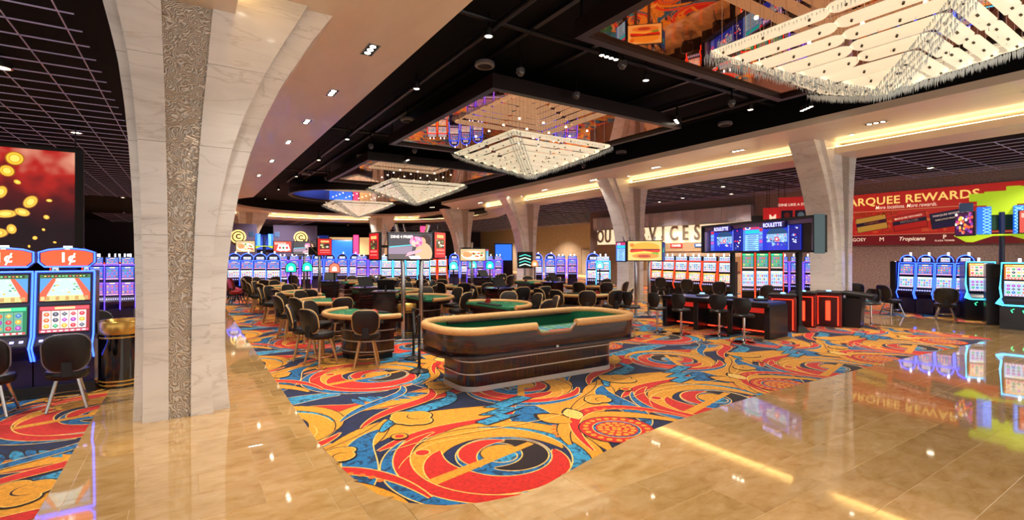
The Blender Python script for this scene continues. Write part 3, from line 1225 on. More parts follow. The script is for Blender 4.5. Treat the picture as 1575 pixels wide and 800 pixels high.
def make_twin():
    t = thing('adjustable_spot_cluster', (0, 0, 0), 0, None, 'spotlight')
    MB().tube([(0, 0, 0.5), (0, 0, 0.08)], 0.012, 6).build('stem', M_BLACK, t)
    MB().box(-0.22, 0.22, -0.02, 0.02, 0.04, 0.09).build('bar', M_BLACK, t)
    for x in (-0.18, -0.06, 0.06, 0.18):
        h = MB().lathe([(0.02, 0.06), (0.05, 0.04), (0.055, -0.06), (0.045, -0.05)], 12, x=x).build('lamp_head', M_STEEL, t, True)
        MB().cyl(x, 0, -0.058, -0.048, 0.042, n=12).build('bulb', M_LAMP, h)
    return t


tw, cu = make_twin(), [False]
for k, (px_, py_, lb) in enumerate(((936, 84, 'lit four lamp cluster left of the nearest coffer'), (1040, 184, 'lit four lamp cluster between the two nearest coffers'),
                                    (1240, 164, 'lit four lamp cluster under the nearest chandelier corner'), (625, 245, 'lit four lamp cluster beside the third coffer'),
                                    (664, 318, 'small four lamp cluster beside the fourth chandelier'))):
    v = (392 - py_) / F_PX
    d = (5.75 - CAM_H) / v
    X, Y = at_depth(px_, d)
    place(tw, cu, (X, Y, 5.75), R(30 * k), lb, 'clusters of adjustable spots')


def make_speaker():
    t = thing('round_ceiling_speaker', (0, 0, 0), 0, None, 'speaker')
    MB().lathe([(0.20, 0.09), (0.21, 0.02), (0.19, 0.0), (0.185, 0.0)], 20).build('housing', plain('grey_speaker_rim', (120, 112, 112), 0.4), t, True)
    MB().lathe([(0.18, 0.004), (0.1, -0.006), (0.0, -0.008)], 20).build('grille', M_DARKMATTE, t, True)
    MB().cyl(0, 0, 0.09, 0.45, 0.03, n=8).build('stem', M_BLACK, t)
    return t


sp, cu = make_speaker(), [False]
for k, (px_, py_, lb) in enumerate(((745, 103, 'round speaker left of the second coffer, nearest spotlight row'), (627, 187, 'round speaker beside the black pipe left of second coffer'),
                                    (556, 242, 'round speaker left of the third coffer'), (1450, 103, 'round speaker right of the nearest chandelier'),
                                    (1115, 193, 'round speaker right of the second coffer'), (955, 236, 'round speaker below right of second chandelier'),
                                    (470, 255 + 14, 'round speaker above the fourth coffer left side'))):
    d = (5.9 - CAM_H) / ((392 - py_) / F_PX)
    X, Y = at_depth(px_, d)
    place(sp, cu, (X, Y, 5.9), 0, lb, 'round ceiling speakers')


def make_dome():
    t = thing('dome_camera', (0, 0, 0), 0, None, 'security camera')
    MB().tube([(0, 0, 0.6), (0, 0, 0.06)], 0.018, 6).build('stem', M_BLACK, t)
    MB().lathe([(0.03, 0.12), (0.085, 0.08), (0.09, 0.0), (0.08, 0.0)], 16).build('housing', plain('grey_camera_shell', (96, 92, 96), 0.35), t, True)
    MB().lathe([(0.075, 0.0), (0.065, -0.04), (0.035, -0.066), (0.001, -0.075)], 16).build('dome', plain('smoked_dome', (40, 40, 46), 0.05, coat=1.0), t, True)
    return t


dm, cu = make_dome(), [False]
for k, (px_, py_, lb) in enumerate(((886, 148, 'dome camera on a long stem above the second coffer'), (800, 112, 'small dome camera above second coffer corner'),
                                    (957, 101, 'dome camera beside the near lamp cluster'), (1125, 160, 'dome camera below the nearest coffer edge'),
                                    (637, 233, 'dome camera left of the second chandelier'), (501, 275, 'dome camera left of the third coffer'),
                                    (570, 226, 'dome camera among the black pipes'), (897, 256, 'dome camera above the right cream soffit'))):
    d = (5.7 - CAM_H) / ((392 - py_) / F_PX)
    X, Y = at_depth(px_, d)
    place(dm, cu, (X, Y, 5.7), 0, lb, 'dome cameras')


# round downlights of the side aisles, under the grid
def make_round():
    t = thing('round_grid_downlight', (0, 0, 0), 0, None, 'ceiling light')
    MB().lathe([(0.13, 0.12), (0.14, 0.0), (0.11, -0.004), (0.105, 0.02)], 16).build('trim_ring', M_STEEL, t, True)
    MB().cyl(0, 0, 0.01, 0.02, 0.1, n=16).build('lens', M_LAMP, t)
    MB().cyl(0, 0, 0.11, 0.23, 0.02, n=6).build('stem', M_BLACK, t)
    downlight(t, (0, 0, -0.05), AISLE_W, 120, col=(1.0, 0.88, 0.76))
    return t


rd, cu = make_round(), [False]
AISLE = [(-3.0, 7.4, 'left aisle near the slot machines'), (-2.6, 11.5, 'left aisle before the coin poster'), (-6.5, 10.0, 'far left aisle'), (-2.4, 16.6, 'left aisle beyond the coin poster'),
         (-3.5, 24.0, 'left aisle beside the second column'), (20.6, 3.2, 'right aisle before the yellow green sign'), (22.2, 6.6, 'right aisle before the red sign end'),
         (21.8, 10.2, 'right aisle before the red sign start'), (20.4, 13.6, 'right aisle beside the roulette screens'), (22.6, 17.5, 'front of the service desk'),
         (21.0, 21.5, 'front of the service letters left end'), (24.5, 30.0, 'right background near the beige wall'), (28.0, 36.0, 'beige wall middle'), (30.0, 46.0, 'far right corner'),
         (20.0, 42.0, 'right of the hall end'), (14.0, 53.0, 'far end right'), (5.0, 53.0, 'far end middle'), (-4.0, 46.0, 'far end left'), (-3.0, 34.0, 'left side far back')]
AISLE += [(31.5, 30.0, 'added right of the service drum'), (31.5, 34.0, 'added beside the beige wall near end'), (31.5, 41.0, 'added beside the beige wall beyond the door'), (31.5, 52.0, 'added beside the beige wall far end'), (23.2, 19.6, 'added over the service letters'), (23.2, 15.0, 'added right of the service letters'), (1.0, 51.0, 'added at the far end behind the theme sign'), (10.0, 51.5, 'added at the far end before the shop fronts')]  # extra downlights, added to brighten the beige wall and the background


def boost(o, k):
    for c_ in o.children:
        if c_.type == 'LIGHT':
            c_.data = c_.data.copy()
            c_.data.energy *= k


for x_, y_, w in AISLE:
    o = place(rd, cu, (x_, y_, GRID_Z - 0.02), 0, 'round downlight in the dark grid ceiling, %s' % w, 'round downlights in the grid ceiling')
    if y_ > 26:
        boost(o, 2.6)

# ================================================================== STOOLS AND CHAIRS
def back_outline(w, h, n=6):
    r = min(w, h) * 0.34
    pts = rrect(-w / 2, w / 2, 0, h, r, n)
    return [(x * (0.93 + 0.07 * min(1, z / (h * 0.6))), z) for x, z in pts]


def make_stool(name, seat_z, top_z, vinyl, piping, leg_mat, ring=True, width=0.46):
    """sitter looks towards +Y; the padded back stands on the -Y side"""
    t = thing(name, (0, 0, 0), 0, None, 'stool' if ring else 'chair')
    MB().lathe([(0.10, seat_z - 0.115), (0.205, seat_z - 0.11), (0.232, seat_z - 0.085), (0.24, seat_z - 0.03), (0.225, seat_z), (0.16, seat_z + 0.018), (0.0, seat_z + 0.02)], 20).build('seat', vinyl, t, True)
    o = back_outline(width, top_z - seat_z + 0.03)

    def bow(x):
        return -0.235 + 0.055 * (2 * x / width) ** 2

    def ringp(scale, dy):
        zc = (top_z - seat_z) / 2
        return [(x * scale, bow(x * scale) + dy - 0.10 * (((z - zc) * scale + zc) / (top_z - seat_z)), seat_z + 0.01 + (z - zc) * scale + zc) for x, z in o]
    MB().loft([ringp(0.80, -0.045), ringp(0.96, -0.03), ringp(1.0, 0.0), ringp(0.96, 0.03), ringp(0.80, 0.042)]).build('backrest', vinyl, t, True)
    MB().tube(ringp(1.0, 0.0), 0.013, 6, closed=True).build('piping', piping, t, True)
    MB().box(-0.06, 0.06, -0.30, -0.16, seat_z - 0.06, seat_z + 0.14, 0.01).build('back_bracket', M_DARKMATTE, t)
    for sx in (-1, 1):
        for sy in (-1, 1):
            MB().tube([(sx * 0.11, sy * 0.11, seat_z - 0.10), (sx * 0.205, sy * 0.205, 0.0)], [0.022, 0.018], 8).build('leg', leg_mat, t, True)
    zr = 0.17
    MB().tube([(0.2 * math.cos(a), 0.2 * math.sin(a), zr) for a in [2 * PI * i / 20 for i in range(20)]], 0.0095, 6, closed=True).build('foot_ring', leg_mat, t, True)
    return t


stool, stool_used = make_stool('padded_table_stool', 0.60, 1.0, M_VINYL, M_PIPING, M_LEG), [False]
schair, schair_used = make_stool('slot_chair', 0.50, 0.95, M_VINYL, plain('grey_piping', (150, 150, 165), 0.35, 0.5), M_STEEL, False, 0.5), [False]
rchair, rchair_used = make_stool('red_backed_chair', 0.52, 0.98, M_FABRIC_RED, M_DARKMATTE, M_DARKMATTE, False), [False]


# ================================================================== GAMING TABLES
def make_table():
    """half-round table, players on the -Y side, dealer edge on +Y"""
    t = thing('half_round_card_table', (0, 0, 0), 0, None, 'card table')

    def D(r, y_end=0.12, n=18, k=0.98):
        return [(r, y_end)] + [(-x, y_) for x, y_ in [(-r * math.cos(-PI * i / n), k * r * math.sin(-PI * i / n)) for i in range(n + 1)]] + [(-r, y_end)]
    ped = D(0.60, 0.10)
    MB().prism(ped[::-1] if False else ped, 0.10, 0.72).build('pedestal', M_WOODV, t)
    MB().prism(D(0.57, 0.08), 0.0, 0.10).build('kick_plate', M_DARKMATTE, t)
    for z in (0.14, 0.34, 0.54):
        MB().prism(D(0.61, 0.107), z, z + 0.018).build('steel_band', plain('satin_aluminium', (206, 198, 188), 0.35, 0.4), t)
    MB().prism(D(0.86, 0.12), 0.72, 0.80).build('apron', M_WOODH, t)
    MB().prism(D(0.86, 0.12), 0.801, 0.845).build('felt_top', M_FELT, t)
    path = [(x, y_, 0.85) for x, y_ in D(0.93, 0.10)[1:-1]]
    MB().tube(path, 0.048, 10).build('padded_rail', M_TANRAIL, t, True)
    MB().box(-0.42, 0.42, -0.02, 0.11, 0.845, 0.875, 0.008).build('chip_tray', M_DARKMATTE, t)
    pr = MB()
    for i in range(6):
        a = PI + PI * (i + 0.5) / 6
        x, y_ = 0.62 * math.cos(a), 0.6 * math.sin(a)
        pr.col = lin((235, 215, 150))
        pr.add([(x + 0.05 * math.cos(b_), y_ + 0.05 * math.sin(b_), 0.8465) for b_ in [2 * PI * k / 14 for k in range(14)]], [tuple(range(14))])
        pr.col = lin((14, 100, 66))
        pr.add([(x + 0.04 * math.cos(b_), y_ + 0.04 * math.sin(b_), 0.847) for b_ in [2 * PI * k / 14 for k in range(14)]], [tuple(range(14))])
    pr.build('layout_print', M_PRINT, t, colours=True)
    return t


tab, tab_used = make_table(), [False]
shoe_m = MB().prism_xz([(-0.06, 0), (0.06, 0), (0.06, 0.05), (-0.02, 0.10), (-0.06, 0.10)], -0.04, 0.04)
shoe_me = shoe_m.mesh('card_shoe', plain('red_plastic', (150, 24, 22), 0.3))
TABLES = [
    # name, x, y, facing degrees, stool angles
    ('left row nearest table', 3.1, 9.9, 196, (-64, -28, 8, 52)),
    ('left row second table', 3.15, 12.9, 186, (-72, -36, 0, 36, 72)),
    ('left row third table', 3.2, 16.0, 182, (-72, -36, 0, 36, 72)),
    ('left row fourth table', 3.2, 19.2, 180, (-72, -36, 0, 36, 72)),
    ('left row fifth table', 3.2, 22.4, 180, (-60, -20, 20, 60)),
    ('middle pit nearest table', 5.85, 9.85, 5, (-72, -36, 0, 36)),
    ('middle pit second table', 5.2, 12.55, 0, (-60, -20, 20, 60)),
    ('middle pit third table', 5.4, 15.4, 0, (-52, -18, 16, 50)),
    ('middle pit fourth table', 5.4, 18.4, 0, (-72, -36, 0, 36, 72)),
    ('middle pit fifth table', 5.5, 21.6, 0, (-60, -20, 20, 60)),
    ('right pit nearest table', 9.75, 11.15, 238, (-70, -36, -2, 34, 68)),
    ('right pit second table', 9.0, 13.5, 206, (-70, -36, 0, 36, 70)),
    ('right pit third table', 8.7, 16.2, 196, (-70, -36, 0, 36, 70)),
    ('right pit fourth table', 8.6, 19.2, 190, (-70, -36, 0, 36, 70)),
    ('right pit fifth table', 8.6, 22.4, 185, (-60, -20, 20, 60)),
    ('far right table before the beige wall', 12.6, 14.0, 236, (-60, -20, 20, 60)),
    ('far right second table', 11.9, 17.2, 350, (-60, -20, 20, 60)),
    ('far right third table', 11.9, 20.6, 0, (-60, -20, 20, 60)),
]
rnd = random.Random(11)
SEAT = ['first', 'second', 'third', 'fourth', 'fifth']
for nm, x, y_, fa, stools in TABLES:
    place(tab, tab_used, (x, y_, 0), R(fa + 90), 'half-round card table with tan rail, %s' % nm, 'card tables in the pits')
    for k, a in enumerate(stools):
        ang = R(fa + a)
        r = 1.18 + rnd.uniform(-0.04, 0.07)
        place(stool, stool_used, (x + r * math.cos(ang), y_ + r * math.sin(ang), 0), ang + PI / 2 + R(rnd.uniform(-16, 16)),
              'black stool with tan piping, %s seat round the %s' % (SEAT[k], nm), 'stools at the card tables')
    o = put('card_shoe', shoe_me, None, (x + 0.5 * math.cos(R(fa + 62)), y_ + 0.5 * math.sin(R(fa + 62)), 0.8462), (0, 0, R(fa + 90)))
    tag(o, 'small red card shoe on the %s' % nm, 'card shoe', 'card shoes on the tables')

# ================================================================== CRAPS TABLE
def craps():
    t = thing('craps_table', (4.85, 6.72, 0), 0, 'long dark wood craps table with tan padded rail and steel bands', 'craps table')
    bx = rrect(-1.52, 1.45, -0.42, 0.50, 0.26, 6)
    MB().prism(bx, 0.075, 0.60).build('base_cabinet', M_WOODV, t, True)
    MB().prism([(x * 1.008, y_ * 1.02) for x, y_ in bx], 0.0, 0.075).build('steel_plinth', plain('satin_aluminium', (206, 198, 188), 0.35, 0.4), t, True)
    for z in (0.245, 0.43):
        MB().prism([(x * 1.01, y_ * 1.025) for x, y_ in bx], z, z + 0.018).build('steel_band', plain('satin_aluminium', (206, 198, 188), 0.35, 0.4), t, True)
    oo = rrect(-1.86, 1.86, -0.72, 0.76, 0.52, 10)
    ol = [(x, y_) for x, y_ in oo]
    MB().prism([(x * 1.035, y_ * 1.07) for x, y_ in rrect(-1.86, 1.86, -0.72, 0.76, 0.52, 10)], 0.555, 0.585).build('drink_ledge', M_WOODH, t, True)
    # finer outline for the wall so that the stick gap can dip
    fine = []
    for (a, b_) in zip(oo, oo[1:] + oo[:1]):
        L = math.hypot(b_[0] - a[0], b_[1] - a[1])
        n = max(1, int(L / 0.06))
        for i in range(n):
            fine.append((a[0] + (b_[0] - a[0]) * i / n, a[1] + (b_[1] - a[1]) * i / n))

    def dip(x, y_):
        if y_ > -0.6:
            return 0.0
        s = min(max((x + 0.47) / 0.06, 0), 1) * min(max((0.30 - x) / 0.14, 0), 1)
        return s * s * (3 - 2 * s)
    top = [0.90 - 0.105 * dip(x, y_) for x, y_ in fine]
    k = 0.955
    wall = [[(x * 0.99, y_ * 0.985, 0.585) for x, y_ in fine], [(x, y_, 0.66) for x, y_ in fine], [(x, y_, z) for (x, y_), z in zip(fine, top)],
            [(x * k, y_ * 0.92, z) for (x, y_), z in zip(fine, top)]]
    MB().loft(wall, cap=False).build('wood_skirt', M_WOODH, t, True)
    inner = [[(x * k, y_ * 0.92, z - 0.001) for (x, y_), z in zip(fine, top)], [(x * k * 0.99, y_ * 0.91, 0.70) for x, y_ in fine]]
    MB().loft(inner, cap=False).build('felt_wall', M_FELT, t)
    MB().prism([(x * k, y_ * 0.92) for x, y_ in oo], 0.66, 0.70).build('felt_bed', M_FELT, t)
    # padded rail in two runs, left and right of the stick gap
    n = len(fine)
    isd = [dip(x, y_) > 0.02 for x, y_ in fine]
    start = max(i for i in range(n) if isd[i]) + 1
    runpts = [fine[(start + i) % n] for i in range(n) if not isd[(start + i) % n]]
    MB().tube([(x * 0.985, y_ * 0.975, 0.925) for x, y_ in runpts], 0.06, 12).build('padded_rail', M_TANRAIL, t, True)
    dp = [fine[i] for i in range(n) if isd[i]]
    MB().tube([(x, y_ * 0.97, 0.905 - 0.105 * dip(x, y_)) for x, y_ in [fine[min(i for i in range(n) if isd[i]) - 1]] + dp + [fine[start % n]]], 0.03, 8).build('gap_moulding', plain('brown_moulding', (120, 84, 54), 0.4), t, True)
    MB().box(-1.3, 1.3, 0.60, 0.70, 0.86, 0.90, 0.01).build('chip_rack', M_WOODH, t)
    pr = MB()

    def q(x0, x1, y0, y1, c, l=1):
        pr.col = lin(c)
        pr.add([(x0, y0, 0.70 + 0.0006 * l), (x1, y0, 0.70 + 0.0006 * l), (x1, y1, 0.70 + 0.0006 * l), (x0, y1, 0.70 + 0.0006 * l)], [(0, 1, 2, 3)])
    for sx in (-1, 1):
        a, b_ = (0.25, 1.4)
        x0, x1 = min(sx * a, sx * b_), max(sx * a, sx * b_)
        q(x0, x1, -0.5, 0.45, (226, 222, 200))
        q(x0 + 0.015, x1 - 0.015, -0.485, 0.435, (14, 100, 66), 2)
        for i in range(6):
            xx = x0 + 0.05 + i * 0.175
            q(xx, xx + 0.16, 0.1, 0.4, (226, 222, 200), 3)
            q(xx + 0.008, xx + 0.152, 0.108, 0.392, (20, 120, 90) if i % 2 else (30, 120, 150), 4)
        q(x0 + 0.05, x1 - 0.05, -0.2, 0.05, (180, 40, 36), 3)
        q(x0 + 0.05, x1 - 0.05, -0.44, -0.26, (20, 120, 110), 3)
    q(-0.2, 0.2, -0.3, 0.4, (226, 200, 110), 3)
    q(-0.18, 0.18, -0.28, 0.38, (20, 110, 80), 4)
    pr.build('layout_print', M_PRINT, t, colours=True)
    for k_, c in enumerate(((230, 200, 60), (40, 150, 200), (200, 60, 50), (60, 60, 60))):
        MB().cyl(-0.35 + 0.17 * k_, -0.52, 0.70, 0.76, 0.02, n=10).build('chip_stack', plain('chip_%d' % k_, c, 0.5), t)
    MB().box(-0.12, -0.07, -0.735, -0.72, 0.56, 0.61, 0.004).build('lock', M_STEEL, t)


craps()


# ================================================================== STANCHIONS, POSTS, PODIUMS
def make_stanchion():
    t = thing('rope_stanchion', (0, 0, 0), 0, None, 'stanchion')
    MB().lathe([(0.17, 0.0), (0.17, 0.015), (0.12, 0.035), (0.045, 0.06), (0.03, 0.09)], 20).build('base', plain('dark_grey_base', (60, 58, 60), 0.35, 0.6), t, True)
    MB().cyl(0, 0, 0.08, 0.92, 0.024, n=12).build('post', M_DARKMATTE, t, True)
    MB().lathe([(0.03, 0.90), (0.035, 0.93), (0.03, 0.97), (0.012, 0.98)], 14).build('cap', M_DARKMATTE, t, True)
    return t


stn, cu = make_stanchion(), [False]
place(stn, cu, (3.3, 7.95, 0), 0, 'black rope stanchion at the left end of the craps table', 'rope stanchions')
place(stn, cu, (3.62, 9.0, 0), 0, 'black rope stanchion beside the nearest card table', 'rope stanchions')
place(stn, cu, (12.4, 10.1, 0), 0, 'black rope stanchion beside the burger screen frame', 'rope stanchions')
a, b_ = Vector((3.3, 7.99, 0.9)), Vector((3.6, 8.96, 0.9))
rp = MB().tube([tuple(a.lerp(b_, i / 14) - Vector((0, 0, 0.34 * math.sin(PI * i / 14)))) for i in range(15)], 0.022, 8).build('velvet_rope', M_RUBBER, None, True)
tag(rp, 'black rope sagging between the two stanchions by the craps table', 'rope')


def make_bin(name, label, loc, k=1.0):
    t = thing(name, loc, 0, label, 'trash can')
    MB().lathe([(0.31, 0.02), (0.31, 0.86), (0.30, 0.87)], 32).build('black_body', plain('gloss_black_enamel', (12, 11, 13), 0.12, coat=0.8), t, True)
    MB().lathe([(0.315, 0.865), (0.33, 0.89), (0.33, 1.05), (0.315, 1.075), (0.25, 1.08), (0.2, 1.02)], 32).build('brass_rim', M_BRASS, t, True)
    for z in (0.04, 0.10, 0.80):
        MB().lathe([(0.312, z), (0.322, z + 0.008), (0.322, z + 0.024), (0.312, z + 0.032)], 32).build('brass_band', M_BRASS, t, True)
    t.scale = (k, k, k)
    return t


make_bin('round_trash_can', 'black cylindrical trash can with brass rim beside the big column', (-0.86, 9.66, 0), 0.93)
make_bin('round_trash_can', 'black trash can with brass rim behind the steel screen poles', (4.55, 11.75, 0), 0.72)


# ---- screens
def img(kind, w, h, seed=0):
    """flat moving-picture content for a lit screen, w x h, origin at the middle"""
    m = MB()
    rn = random.Random(seed)
    L = [0]

    def P(pts, c):
        L[0] += 1
        m.poly2([(max(-w / 2, min(w / 2, x)), max(-h / 2, min(h / 2, z))) for x, z in pts], L[0], c)

    def el(cx, cz, rx, rz, c, n=16, rot=0.0):
        P([(cx + rx * math.cos(2 * PI * i / n) * math.cos(rot) - rz * math.sin(2 * PI * i / n) * math.sin(rot),
            cz + rx * math.cos(2 * PI * i / n) * math.sin(rot) + rz * math.sin(2 * PI * i / n) * math.cos(rot)) for i in range(n)], c)
    if kind == 'burger':
        P(rect(-w / 2, w / 2, -h / 2, h / 2), (236, 190, 110))
        el(0.02 * w, 0.18 * h, 0.42 * w, 0.26 * h, (232, 160, 52), 24)
        P(rect(-0.42 * w, 0.45 * w, -0.04 * h, 0.10 * h), (120, 40, 24))
        P([(-0.46 * w, 0.0), (-0.2 * w, 0.08 * h), (0.1 * w, 0.02 * h), (0.46 * w, 0.06 * h), (0.4 * w, -0.1 * h), (0, -0.05 * h), (-0.4 * w, -0.1 * h)], (214, 44, 30))
        P([(-0.48 * w, -0.1 * h), (0, -0.02 * h), (0.46 * w, -0.12 * h), (0.3 * w, -0.2 * h), (-0.3 * w, -0.2 * h)], (240, 200, 80))
        el(0.3 * w, -0.15 * h, 0.12 * w, 0.08 * h, (120, 170, 50))
        el(0.02 * w, -0.27 * h, 0.4 * w, 0.14 * h, (224, 140, 60), 24)
        el(-0.02 * w, -0.28 * h, 0.2 * w, 0.08 * h, (180, 70, 44))
        el(-0.38 * w, 0.3 * h, 0.07 * w, 0.1 * h, (220, 120, 30))
    elif kind == 'food':
        P(rect(-w / 2, w / 2, -h / 2, h / 2), (206, 176, 130))
        el(0, -0.05 * h, 0.46 * w, 0.38 * h, (246, 236, 214), 24)
        el(-0.22 * w, 0.02 * h, 0.2 * w, 0.24 * h, (216, 150, 96))
        for i in range(14):
            el(rn.uniform(-0.1, 0.36) * w, rn.uniform(-0.26, 0.22) * h, 0.06 * w, 0.07 * h, rn.choice([(226, 90, 40), (90, 150, 50), (244, 190, 90), (250, 220, 160), (190, 40, 30)]), 9)
    elif kind == 'couple':
        P(rect(-w / 2, w / 2, -h / 2, h / 2), (70, 66, 72))
        P([(-w / 2, -h / 2), (0, -h / 2), (0.05 * w, 0.02 * h), (-w / 2, -0.05 * h)], (150, 130, 150))
        P(rect(-0.5 * w, 0.06 * w, -0.5 * h, -0.3 * h), (96, 84, 84))
        for i in range(0):
            P([(-0.5 * w + 0.06 * i * w, -0.35 * h), (-0.46 * w + 0.06 * i * w, -0.35 * h), (-0.36 * w + 0.05 * i * w, 0.0), (-0.4 * w + 0.05 * i * w, 0.0)], (150, 146, 158) if i % 2 else (112, 108, 120))
        P([(-0.48 * w, -0.05 * h), (0.06 * w, 0.04 * h), (0.06 * w, 0.07 * h), (-0.48 * w, -0.01 * h)], (90, 220, 240))
        el(0.33 * w, 0.22 * h, 0.14 * w, 0.25 * h, (60, 36, 30))
        el(0.30 * w, -0.28 * h, 0.2 * w, 0.42 * h, (222, 176, 136))
        el(0.26 * w, 0.18 * h, 0.09 * w, 0.17 * h, (226, 170, 130))
        el(0.13 * w, 0.18 * h, 0.15 * w, 0.2 * h, (244, 150, 190))
        el(0.10 * w, 0.12 * h, 0.08 * w, 0.14 * h, (236, 196, 170))
        for i in range(12):
            el(rn.uniform(0.02, 0.24) * w, rn.uniform(-0.1, 0.4) * h, 0.03 * w, 0.05 * h, rn.choice([(250, 120, 180), (240, 190, 220), (220, 80, 140)]), 8)
        P([(-0.12 * w, -0.4 * h), (0.24 * w, -0.22 * h), (0.26 * w, -0.1 * h), (-0.06 * w, -0.24 * h)], (236, 170, 186))
        P([(0.0, -0.5 * h), (0.24 * w, -0.5 * h), (0.2 * w, -0.36 * h), (-0.05 * w, -0.38 * h)], (240, 220, 226))
    elif kind == 'poster':
        P(rect(-w / 2, w / 2, -h / 2, h / 2), (196, 30, 34))
        P(rect(-0.36 * w, 0.36 * w, -0.12 * h, 0.22 * h), (60, 50, 40))
        for i in range(10):
            el(rn.uniform(-0.3, 0.3) * w, rn.uniform(-0.1, 0.2) * h, 0.1 * w, 0.05 * h, rn.choice([(220, 190, 120), (240, 230, 210), (120, 40, 30), (90, 120, 60)]), 8)
        P(rect(-0.3 * w, 0.3 * w, 0.28 * h, 0.4 * h), (250, 180, 110))
        P(rect(-0.36 * w, 0.36 * w, -0.24 * h, -0.17 * h), (240, 120, 110))
        P(rect(-0.36 * w, 0.36 * w, -0.36 * h, -0.32 * h), (240, 120, 110))
    elif kind == 'cards':
        P(rect(-w / 2, w / 2, -h / 2, h / 2), (200, 60, 44))
        P(rect(-0.45 * w, 0.2 * w, 0.2 * h, 0.4 * h), (240, 170, 150))
        for i, a in enumerate((-0.3, 0.0, 0.3)):
            cx = (-0.15 + 0.2 * i) * w
            P([(cx + x * math.cos(a) - z * math.sin(a), -0.1 * h + x * math.sin(a) + z * math.cos(a)) for x, z in rect(-0.14 * w, 0.14 * w, -0.3 * h, 0.3 * h)], (245, 240, 235))
            el(cx, -0.1 * h, 0.07 * w, 0.12 * h, (30, 110, 70) if i % 2 else (200, 30, 40))
    elif kind == 'pile':
        P(rect(-w / 2, w / 2, -h / 2, h / 2), (60, 20, 60))
        for i in range(40):
            el(rn.uniform(-0.45, 0.45) * w, rn.uniform(-0.45, 0.45) * h, 0.08 * w, 0.07 * h, rn.choice([(255, 200, 80), (240, 90, 60), (250, 240, 220), (200, 60, 140), (120, 60, 160), (255, 150, 60)]), 8)
    elif kind == 'roulette':
        P(rect(-w / 2, w / 2, -h / 2, h / 2), (30, 50, 190))
        P(rect(-w / 2, -0.38 * w, -h / 2, h / 2), (70, 90, 200))
        for i, c in enumerate(((200, 40, 50), (110, 170, 240), (120, 150, 230), (190, 80, 170), (80, 110, 230))):
            P(rect(-0.49 * w, -0.39 * w, (0.40 - 0.17 * i) * h - 0.06 * h, (0.40 - 0.17 * i) * h + 0.07 * h), c)
        el(-0.04 * w, 0.18 * h, 0.24 * w, 0.26 * h, (34, 70, 110), 24)
        P(rect(-0.28 * w, 0.2 * w, -0.16 * h, 0.18 * h), (130, 170, 210))
        for i in range(34):
            el(rn.uniform(-0.27, 0.18) * w, rn.uniform(-0.3, 0.16) * h, 0.022 * w, 0.04 * h, rn.choice([(190, 210, 230), (80, 120, 190), (60, 80, 140), (150, 190, 210), (210, 120, 150)]), 7)
        el(-0.03 * w, -0.04 * h, 0.05 * w, 0.1 * h, (220, 60, 80))
        el(-0.03 * w, -0.04 * h, 0.025 * w, 0.05 * h, (250, 230, 240))
        P(rect(0.235 * w, 0.245 * w, -h / 2, h / 2), (150, 190, 255))
        P(rect(0.25 * w, 0.5 * w, -h / 2, h / 2), (24, 26, 120))
        for i in range(12):
            el(rn.uniform(0.3, 0.46) * w, rn.uniform(-0.42, 0.42) * h, 0.022 * w, 0.03 * h, rn.choice([(240, 60, 60), (230, 235, 255), (90, 120, 240)]), 6)
    elif kind == 'paytable':
        P(rect(-w / 2, w / 2, -h / 2, h / 2), (80, 120, 220))
        P(rect(-w / 2, w / 2, 0.36 * h, h / 2), (190, 50, 100))
        el(-0.2 * w, 0.42 * h, 0.18 * w, 0.06 * h, (230, 240, 255))
        el(-0.2 * w, 0.42 * h, 0.1 * w, 0.035 * h, (40, 70, 180))
        P(rect(-0.36 * w, 0.5 * w, 0.2 * h, 0.33 * h), (30, 190, 200))
        for i in range(8):
            P(rect(-0.36 * w, 0.46 * w, 0.14 * h - i * 0.08 * h - 0.055 * h, 0.14 * h - i * 0.08 * h), (150, 210, 235))
            P(rect(-0.2 * w, (0.1 + 0.3 * rn.random()) * w, 0.12 * h - i * 0.08 * h - 0.025 * h, 0.12 * h - i * 0.08 * h - 0.005 * h), (40, 70, 140))
    elif kind == 'felt':
        P(rect(-w / 2, w / 2, -h / 2, h / 2), (14, 60, 120))
        for i in range(5):
            el(rn.uniform(0.0, 0.35) * w, rn.uniform(-0.1, 0.3) * h, 0.05 * w, 0.05 * h, (60, 190, 120), 7)
        el(-0.15 * w, 0.0, 0.07 * w, 0.12 * h, (220, 50, 60), 7)
        P(rect(-0.22 * w, -0.05 * w, -0.34 * h, -0.3 * h), (230, 230, 240))
    return m.mesh('picture', M_SCREEN, colours=True)


def make_tv(name, loc, rz, w, h, kind, label, tilt=0.0, parent=None, seed=0, group=None):
    t = thing(name, loc, rz, label, 'screen', group)
    t.rotation_euler = (tilt, 0, rz)
    MB().box(-w / 2 - 0.03, w / 2 + 0.03, 0.0, 0.07, -h / 2 - 0.03, h / 2 + 0.03, 0.012).build('bezel', M_DARKMATTE, t)
    put('picture', img(kind, w, h, seed), t, (0, -0.0015, 0))
    MB().box(-w * 0.25, w * 0.25, 0.07, 0.13, -h * 0.25, h * 0.25, 0.01).build('back_cover', M_DARKMATTE, t)
    if name == 'mounted_screen' and w < 0.7:
        MB().box(-0.03, 0.03, 0.13, 0.6, -0.03, 0.03).build('mount_arm', M_DARKMATTE, t)
    if kind == 'couple' and w > 0.98:
        text('DINE 4 FREE', 0.085, glow('sign_white', (255, 236, 224), 1.4), t, -0.22 * w, -0.02, 0.36 * h, 0.002)
    return t


